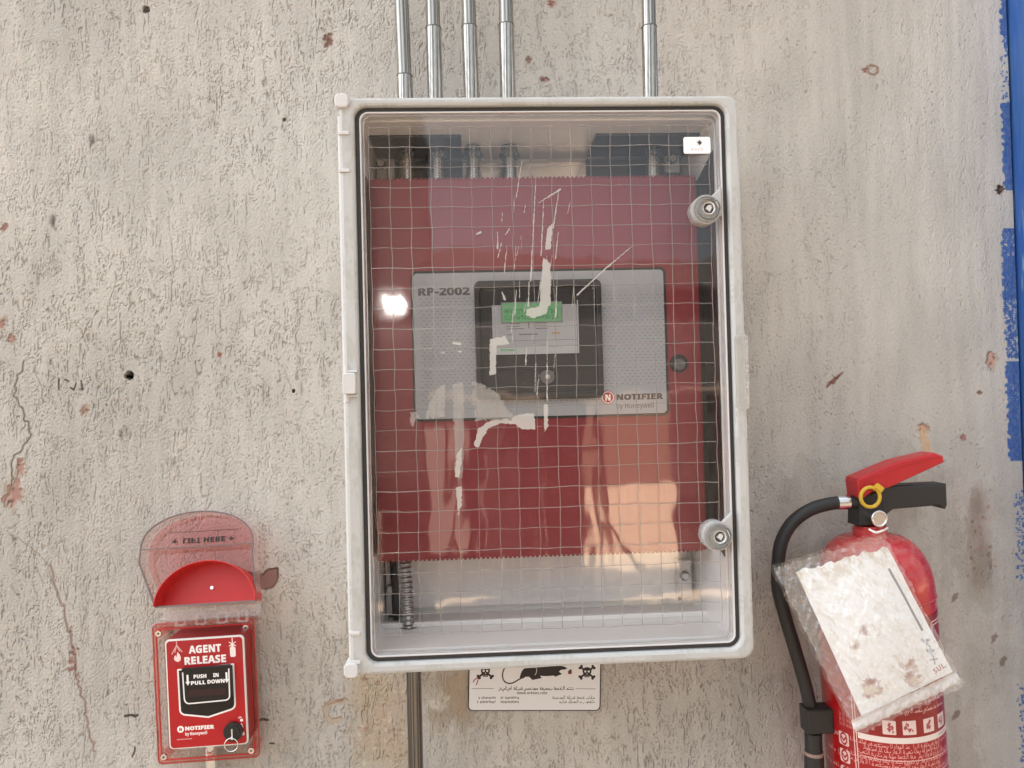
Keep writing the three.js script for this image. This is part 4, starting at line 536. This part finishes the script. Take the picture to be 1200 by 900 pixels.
// ---------------------------------------------------------------- the extinguisher
const EZ = 0.085;
const eBase = [0.4604, 0.9729], eTop = [0.4535, 1.1582], eTurn = Math.atan2(-(eTop[0] - eBase[0]), eTop[1] - eBase[1]);
{
  const R = 0.0630, low = 0.78;
  const t = thing('fire_extinguisher', 'red fire extinguisher with black hose hanging on the wall at right', 'fire extinguisher', [eBase[0] + Math.tan(eTurn) * (eBase[1] - low), low, EZ], eTurn);
  const c = Math.cos(eTurn), s = Math.sin(eTurn), O = t.position;
  const at = (x, y) => [(x - O.x) * c + (y - O.y) * s, -(x - O.x) * s + (y - O.y) * c]; // wall axes -> the extinguisher's own
  const P2 = (list) => list.map(([x, y]) => at(x, y));
  const yS = at(0.4897, 1.1696)[1], yN = at(0.4534, 1.2306)[1];
  const red = mat(1, 1, 1, 0.3, { clearcoat: 0.25, clearcoatRoughness: 0.2 });
  red.map = canvasTexture(512, 512, (g, w, h) => { const im = g.createImageData(w, h); for (let j = 0; j < h; j++) for (let i = 0; i < w; i++) { const v = 1 - j / h, d = 0.07 + 0.13 * smooth(-0.2, 0.8, noise(i * 0.02, j * 0.02) + 0.4 * noiseB(i * 0.15, j * 0.1)) + 0.34 * smooth(0.22, 0.6, v) * smooth(-0.9, 0.7, noise(i * 0.05 + 9, j * 0.02) + 0.4 * noiseB(i * 0.2, j * 0.1)) + 0.25 * smooth(0.6, 0.8, noiseB(i * 0.5, j * 0.4)), o = (j * w + i) * 4; im.data[o] = 186 + 6 * d; im.data[o + 1] = 30 + 110 * d; im.data[o + 2] = 34 + 98 * d; im.data[o + 3] = 255; } g.putImageData(im, 0, 0); });
  red.roughnessMap = grain(256, 256, (i, j) => 0.55 + 0.3 * noise(i * 0.03, j * 0.05)); red.roughness = 0.5;
  const prof = [V2(0, 0), V2(R - 0.006, 0), V2(R, 0.006), V2(R, yS - 0.002)]; const dh = yN - yS; for (let k = 1; k <= 14; k++) { const a = k / 14 * Math.PI / 2; prof.push(V2(0.0185 + (R - 0.0185) * Math.pow(Math.cos(a), 0.85), yS + dh * Math.sin(a))); } prof.push(V2(0.0185, yN + 0.001));
  part(t, 'cylinder', new THREE.LatheGeometry(prof, 72), red);
  part(t, 'weld_seam', new THREE.TorusGeometry(R, 0.0012, 8, 72).rotateX(Math.PI / 2).translate(0, yS - 0.004, 0), red);
  // printed label wrapped round the front
  const a0 = -1.75, a1 = 1.75, yl0 = 0.02, yl1 = at(0.5194, 1.1528)[1];
  const label = canvasTexture(1755, 1900, (g, W, H) => {
    const mm = H / ((yl1 - yl0) * 1000), X = (deg) => (deg * rad - a0) / (a1 - a0) * W, Yw = (v) => (yl1 - v) * 1000 * mm; // v: height on the bottle
    g.fillStyle = '#9c0f14'; g.fillRect(0, 0, W, H); g.strokeStyle = '#e2c6c0'; g.fillStyle = '#e2c6c0';
    const row = { icon: at(0.4432, 1.0392)[1], bar: at(0.4381, 1.0250)[1] };
    g.fillStyle = '#8d1216'; g.fillRect(X(-24), 0, X(80) - X(-24), Yw(row.bar));
    g.lineWidth = 8; for (const dx of [0, 22]) { g.beginPath(); g.moveTo(X(-28) + dx, 60); g.lineTo(X(-28) + dx, H); g.stroke(); } g.beginPath(); g.roundRect(X(58), 40, 300, 160, 20); g.stroke(); g.beginPath(); g.roundRect(X(58) + 18, 60, 280, 120, 14); g.stroke();
    g.fillStyle = g.strokeStyle = '#dcb6b0'; script(g, 'تعليمات الخدمة من مهندسي', X(74), Yw(row.icon + 0.021), 4.4, 0.9); script(g, 'يستعمل من مستوي نفس الحريق من مسافة', X(72), Yw(row.icon + 0.0125), 4.2, 0.9);
    g.fillStyle = '#e8d3cd'; for (const [d, w] of [[-1, 12], [17, 13], [38, 13.5], [58, 14]]) { const x = X(d), ww = X(d + w) - x, y = Yw(row.icon + 0.004), hh = 15 * mm; g.fillStyle = '#e2cbc5'; g.beginPath(); g.roundRect(x, y, ww, hh, 6); g.fill(); g.fillStyle = '#a9474a'; for (let k = 0; k < 5; k++) { blob(g, x + ww * span(0.2, 0.8), y + hh * span(0.25, 0.8), span(5, 14), span(5, 16), rnd() * 3, 0.5, k + d); g.fill(); } g.fillStyle = '#a9474a'; g.beginPath(); g.moveTo(x + ww * 0.3, y + hh * 0.55); g.lineTo(x + ww * 0.7, y + hh * 0.55); g.lineTo(x + ww * 0.5, y + hh * 0.85); g.fill(); }
    g.fillStyle = '#e6d8d1'; g.fillRect(X(-24), Yw(row.bar), X(86) - X(-24), 6.4 * mm); g.fillStyle = '#b98a84'; for (let k = 0; k < 9; k++) g.fillRect(X(58) + k * 16, Yw(row.bar) + 10, 9, 14);
    g.fillStyle = g.strokeStyle = '#dba9a3'; const words = ['يستخدم هذا الجهاز في مكافحة الحرائق من المواد', 'الصلبة والسائلة', 'يحفظ في مكان بارد وجاف والا يعرض', 'لا يستخدم في اماكن مغلقة من غير تهوية', 'يعاد تعبئة الجهاز بعد كل استعمال', 'مدة الخدمة سنة من تاريخ التعبئة', 'تتم الصيانة بمعرفة شركة متخصصة'];
    for (let k = 0; k < 14; k++) { const y = Yw(row.bar) + (11 + k * 5.3) * mm; script(g, words[k % 7] + ' ' + words[(k + 3) % 7], X(78) - (k % 3 === 1 ? 180 : 0), y, 3.7, 0.95); if (k % 3 === 2) { g.fillStyle = '#d9b3ac'; g.fillRect(X(-22), y + 14, X(84) - X(-22), 6); g.fillStyle = '#dba9a3'; } }
    for (let k = 0; k < 3; k++) { const x = X(-46), y = Yw(row.bar) + (6 + 19 * k) * mm; g.fillStyle = '#dcb9b4'; g.beginPath(); g.roundRect(x, y, 105, 14.5 * mm, 14); g.fill(); g.strokeStyle = '#9c2328'; g.lineWidth = 12; g.beginPath(); g.arc(x + 52, y + 7 * mm, 32, 0, 7); g.moveTo(x + 32, y + 6 * mm); g.lineTo(x + 50, y + 9 * mm); g.lineTo(x + 80, y + 4.5 * mm); g.stroke(); }
    g.fillStyle = g.strokeStyle = '#c98d88'; for (let k = 0; k < 3; k++) script(g, 'مادة الاطفاء', X(-30), Yw(row.bar + 0.013) + k * 30, 3.4, 0.9);
  });
  const lg = new THREE.CylinderGeometry(R + 0.0005, R + 0.0005, yl1 - yl0, 64, 1, true, a0 - 0.47, a1 - a0).translate(0, (yl0 + yl1) / 2, 0);
  part(t, 'label_wrap', lg, new THREE.MeshPhysicalMaterial({ map: label, roughness: 0.34, clearcoat: 0.3 }));
  // neck and valve
  const nk = at(0.4526, 1.2365); const nx = nk[0];
  part(t, 'neck_ring', [cylY(0, 0, 0.0188, yN - 0.002, yN + 0.0085, 40), cylY(0, 0, 0.0165, yN + 0.0085, yN + 0.011, 40)], red);
  const vb = P2([[0.4310, 1.2427], [0.4636, 1.2416], [0.4653, 1.2618], [0.4710, 1.2847], [0.4331, 1.2763]]);
  part(t, 'valve_body', ext(poly(vb), -0.014, 0.0135, 0.002), M.black);
  const hd = P2([[0.4552, 1.2852], [0.4711, 1.2867], [0.5349, 1.2876], [0.5351, 1.2634], [0.5329, 1.2586], [0.5290, 1.2597], [0.5251, 1.2632], [0.4722, 1.2606], [0.4600, 1.2523]]);
  part(t, 'carry_handle', ext(poly(hd), -0.0135, 0.0145, 0.0022), M.blackRubber);
  const lv = P2([[0.4287, 1.2928], [0.4301, 1.2754], [0.4340, 1.2734], [0.4461, 1.2807], [0.4671, 1.2858], [0.5318, 1.3124], [0.5300, 1.3198], [0.5207, 1.3234], [0.4790, 1.3154], [0.4579, 1.3078], [0.4298, 1.2971]]);
  const leverRed = mat(0.46, 0.018, 0.024, 0.36); part(t, 'squeeze_lever', ext(poly(lv), -0.0115, 0.0175, 0.0022), leverRed);
  const lt = P2([[0.4318, 1.2956], [0.4598, 1.3054], [0.4799, 1.3125], [0.5181, 1.3201], [0.5190, 1.3181], [0.4818, 1.3095], [0.4617, 1.3024], [0.4326, 1.2927]]);
  part(t, 'lever_ridge', ext(poly(lt), 0.0176, 0.0184, 0.0003), leverRed);
  const [rx, ry] = at(0.4403, 1.2766); const yellow = mat(0.62, 0.4, 0.03, 0.4); const pin = part(t, 'safety_pin', [new THREE.TorusGeometry(0.0110, 0.0021, 12, 48).translate(rx, ry, 0.0235)], yellow);
  const [qx, qy] = at(0.4504, 1.2868); part(pin, 'pin_tab', [box(-0.0048, 0.0048, -0.0032, 0.0032, 0.021, 0.0265, 0.001).rotateZ(-0.75).translate(qx, qy, 0), bar([qx - 0.002, qy - 0.003, 0.023], [qx - 0.002, qy - 0.003, -0.014], 0.0014)], yellow);
  const [gx, gy] = at(0.4504, 1.2520); const gauge = part(t, 'pressure_gauge', [cylZ(gx, gy, 0.0088, 0.008, 0.0225, 32, 0.0094), new THREE.TorusGeometry(0.0083, 0.0012, 10, 36).translate(gx, gy, 0.0226)], M.chrome);
  const dial = canvasTexture(128, 128, (g) => { g.fillStyle = '#e6e1dc'; g.fillRect(0, 0, 128, 128); g.lineWidth = 13; g.strokeStyle = '#b2403c'; g.beginPath(); g.arc(64, 64, 46, 3.5, 4.4); g.stroke(); g.strokeStyle = '#5c9a5c'; g.beginPath(); g.arc(64, 64, 46, 4.4, 5.2); g.stroke(); g.strokeStyle = '#333'; g.lineWidth = 5; g.beginPath(); g.moveTo(64, 104); g.lineTo(64, 50); g.moveTo(38, 66); g.lineTo(64, 84); g.lineTo(92, 62); g.stroke(); });
  part(gauge, 'dial', face((() => { const q = new THREE.Shape(); q.absarc(gx, gy, 0.0082, 0, 7); return q; })(), 0.0229, 32), new THREE.MeshPhysicalMaterial({ map: dial, roughness: 0.3 }));
  part(t, 'outlet_block', [cylY(0, 0, 0.012, at(0.4528, 1.2443)[1], at(0.4532, 1.2561)[1], 24)], M.black);
  // hose
  const hp = [[1004, 588], [990, 588.5], [972, 590], [950, 596], [929, 610], [915, 632], [909.5, 660], [912, 690], [920.5, 722], [930, 752], [938, 782], [946, 812], [950, 832], [953, 858], [954, 900]];
  const H3 = [[0.4340, 1.2691], [0.4200, 1.2691], [0.4020, 1.2677], [0.3800, 1.2621], [0.3587, 1.2482], [0.3452, 1.2274], [0.3402, 1.2020], [0.3415, 1.1721], [0.3485, 1.1408], [0.3565, 1.1114], [0.3645, 1.0820], [0.3716, 1.0526], [0.3749, 1.0331], [0.3761, 1.0079]].map(([x, y], i) => [...at(x, y), (i < 7 ? 0.09 : 0.085) - EZ]);
  part(t, 'hose', tube(H3, 0.0074, 120, 18), M.blackRubber);
  const f0 = at(0.4105, 1.2689), f1 = at(0.4240, 1.2691), f2 = at(0.4295, 1.2693), f3 = at(0.4340, 1.2691), z = 0.005;
  part(t, 'hose_fitting', [bar([...f0, z], [...f1, z], 0.0084, 12), bar([...f1, z], [...f2, z], 0.0059, 20), bar([...f2, z], [...f3, z], 0.0069, 6)], M.chrome);
  const cl = P2([[0.3650, 1.0384], [0.3966, 1.0380], [0.3967, 1.0100], [0.3660, 1.0105]]); part(t, 'hose_clip', ext(poly(cl), -0.010, 0.0125, 0.002), M.black);
  const n0 = at(0.3771, 1.0078), n1 = at(0.3772, 0.9624), n2 = at(0.3760, 0.9094), nm = at(0.3771, 0.9865), nm2 = at(0.3771, 0.9827);
  part(t, 'nozzle', [bar([...n0, 0], [...nm, 0], 0.0095, 20), bar([...nm2, 0], [...n2, 0], 0.0108, 20)], M.blackRubber);
  part(t, 'nozzle_ring', [bar([...nm, 0], [...nm2, 0], 0.0106, 24)], mat(0.3, 0.2, 0.17, 0.5));
  part(t, 'wall_bracket', [box(-0.02, 0.02, yS - 0.03, yS + 0.03, -EZ + 0.001, -R - 0.0005)], M.darkMetal);
}

// ---------------------------------------------------------------- clear bag with a card hung over the extinguisher
{
  const corner = (list) => list.map((q) => V3(...q));
  const A = corner([[0.3065, 1.2130, 0.15], [0.4181, 1.2483, 0.163], [0.5032, 1.0873, 0.158], [0.3825, 1.0444, 0.166]]);
  const mixP = (q, u, v) => q[0].clone().multiplyScalar((1 - u) * v).add(q[1].clone().multiplyScalar(u * v)).add(q[2].clone().multiplyScalar(u * (1 - v))).add(q[3].clone().multiplyScalar((1 - u) * (1 - v)));
  function sheet(q, n, m, lift, edgeFn) {
    const g = new THREE.PlaneGeometry(1, 1, n, m), p = g.attributes.position, uv = g.attributes.uv;
    for (let i = 0; i < p.count; i++) { const u = uv.getX(i), v = uv.getY(i), c = mixP(q, u, v), e = edgeFn ? edgeFn(u, v) : [0, 0]; p.setXYZ(i, c.x + e[0], c.y + e[1], c.z + lift(u, v)); }
    g.computeVertexNormals(); return g;
  }
  const crease = (u, v) => { let h = 0; for (const [a, f, w] of [[0.6, 9, 1], [2.2, 13, 0.7], [1.3, 21, 0.5], [2.8, 31, 0.3]]) { const s = u * Math.cos(a) + v * Math.sin(a), k = noise(s * f, (u * Math.sin(a) - v * Math.cos(a)) * f * 0.22 + a * 9); h += w * (1 - Math.abs(k)); } return h; };
  const bulge = (u, v) => 0.010 * Math.sin(Math.PI * u) * Math.sin(Math.PI * Math.min(1, v * 1.05));
  const edgeW = (u, v) => { const e = 0.0016 * noise(u * 6 + 3, v * 6); return [(u < 0.02 || u > 0.98 ? e : 0), (v < 0.02 || v > 0.98 ? e : 0)]; };
  const thinSheet = new THREE.MeshPhysicalMaterial({ color: new THREE.Color().setRGB(0.96, 0.95, 0.935), transmission: 0.96, thickness: 0, roughness: 0.16, ior: 1.6 });
  const filmFront = new THREE.MeshPhysicalMaterial({ color: new THREE.Color().setRGB(0.96, 0.95, 0.935), transmission: 0.9, thickness: 0, roughness: 0.14, ior: 1.75 });
  const bag = thing('plastic_bag', 'dusty clear plastic bag hung over the front of the fire extinguisher', 'bag', [A[3].x, A[3].y, 0.165]);
  place(bag, 'back_sheet', sheet(A, 40, 50, (u, v) => bulge(u, v) * 0.5 + 0.0016 * crease(u, v) - 0.001, edgeW), thinSheet);
  place(bag, 'front_sheet', sheet(A, 90, 120, (u, v) => bulge(u, v) + 0.0062 + 0.0042 * crease(u * 1.1 + 3, v + 2) + 0.0003 * noise(u * 34, v * 22) * noiseB(u * 9, v * 7), edgeW), filmFront);
  const seam = corner([[0.3791, 1.0585, 0.17], [0.4968, 1.1001, 0.163], [0.5011, 1.0884, 0.162], [0.3809, 1.0453, 0.17]]);
  place(bag, 'sealed_edge', sheet(seam, 60, 6, (u, v) => 0.004 + 0.0014 * noise(u * 14, v * 2) + 0.002 * Math.sin(v * 6), null), new THREE.MeshPhysicalMaterial({ color: new THREE.Color().setRGB(0.88, 0.86, 0.83), roughness: 0.35, transmission: 0.3, thickness: 0 }));
  place(bag, 'tie', [tube([[0.4080, 1.2517, 0.165], [0.4136, 1.2485, 0.168], [0.4220, 1.2496, 0.166], [0.4363, 1.2491, 0.15]], 0.0012, 24, 8)], M.white);
  // the card
  const K = corner([[0.3306, 1.2094, 0.158], [0.4251, 1.2335, 0.166], [0.4928, 1.0999, 0.162], [0.3910, 1.0607, 0.168]]);
  const print = canvasTexture(700, 1000, (g, W, H) => {
    const im = g.createImageData(W, H); for (let j = 0; j < H; j++) for (let i = 0; i < W; i++) { const n = noise(i * 0.008, j * 0.006), m = noiseB(i * 0.03, j * 0.02), f = noise(i * 0.2, j * 0.12), u = i / W, v = j / H; const top = smooth(0.2, 0.0, v) * smooth(-0.4, 0.5, n + m * 0.6), o = (j * W + i) * 4; const stain = 0.6 * top + 0.25 * smooth(0.1, 0.8, n + 0.5 * m);
      im.data[o] = 246 - 34 * stain + 4 * f; im.data[o + 1] = 248 - 46 * stain + 4 * f; im.data[o + 2] = 250 - 64 * stain + 4 * f; im.data[o + 3] = 255; } g.putImageData(im, 0, 0);
    const ragged = (cx, cy, rx, ry, c, n) => { for (let k = 0; k < n; k++) { g.fillStyle = c; blob(g, cx + span(-rx, rx), cy + span(-ry, ry), span(8, 30), span(10, 38), rnd() * 3, 0.5, k); g.fill(); } };
    ragged(135, 860, 60, 60, 'rgba(150,96,86,0.3)', 22); ragged(128, 862, 34, 18, 'rgba(226,217,204,0.9)', 7); ragged(430, 870, 46, 90, 'rgba(152,104,90,0.27)', 22); ragged(440, 930, 20, 20, 'rgba(226,217,204,0.7)', 4); ragged(250, 480, 16, 22, 'rgba(150,110,95,0.3)', 4); ragged(160, 560, 12, 14, 'rgba(150,110,95,0.25)', 3);
    g.strokeStyle = '#8a8b8d'; g.lineWidth = 19; g.beginPath(); g.moveTo(632, 150); g.lineTo(640, 640); g.stroke();
    g.fillStyle = 'rgba(150,160,172,0.55)'; for (let k = 0; k < 18; k++) { blob(g, 600 + 50 * rnd(), 690 + 130 * rnd(), 10, 10, 0, 0.5, k); g.fill(); }
    g.save(); g.translate(560, 960); g.rotate(-0.1); g.fillStyle = '#b87a76'; g.font = 'bold 54px sans-serif'; g.fillText('SUL', 20, 0); g.restore(); g.strokeStyle = '#7a7572'; g.lineWidth = 6; g.beginPath(); g.moveTo(590, 850); g.lineTo(650, 868); g.moveTo(628, 828); g.lineTo(612, 896); g.stroke();
    g.strokeStyle = 'rgba(170,146,124,0.5)'; g.lineWidth = 3; for (let k = 0; k < 40; k++) { const x = span(40, 600), y = span(80, 900); g.beginPath(); g.moveTo(x, y); g.lineTo(x + span(-8, 20), y + span(20, 80)); g.stroke(); }
  });
  const card = new THREE.Mesh(sheet(K, 24, 30, (u, v) => bulge(u, v) * 0.75 + 0.0022 + 0.0007 * crease(u * 0.6, v * 0.6), (u, v) => [v > 0.98 ? 0.002 * noise(u * 9, 1) : 0, v > 0.98 ? 0.003 * noise(u * 12, 4) : 0]), new THREE.MeshPhysicalMaterial({ map: print, roughness: 0.8 }));
  card.name = 'inspection_card'; card.userData = { label: 'stained white card inside the clear bag on the fire extinguisher', category: 'card' };
  { const o = K[3]; card.geometry.translate(-o.x, -o.y, -o.z); card.position.copy(o); } scene.add(card);
}

// ---------------------------------------------------------------- draw
scene.traverse((o) => { if (o.isMesh) { o.castShadow = o.receiveShadow = true; } });
const renderer = new THREE.WebGLRenderer({ antialias: true });
renderer.shadowMap.enabled = true;
renderer.toneMapping = THREE.LinearToneMapping;
renderer.toneMappingExposure = EXPOSURE;
renderer.render(scene, camera);
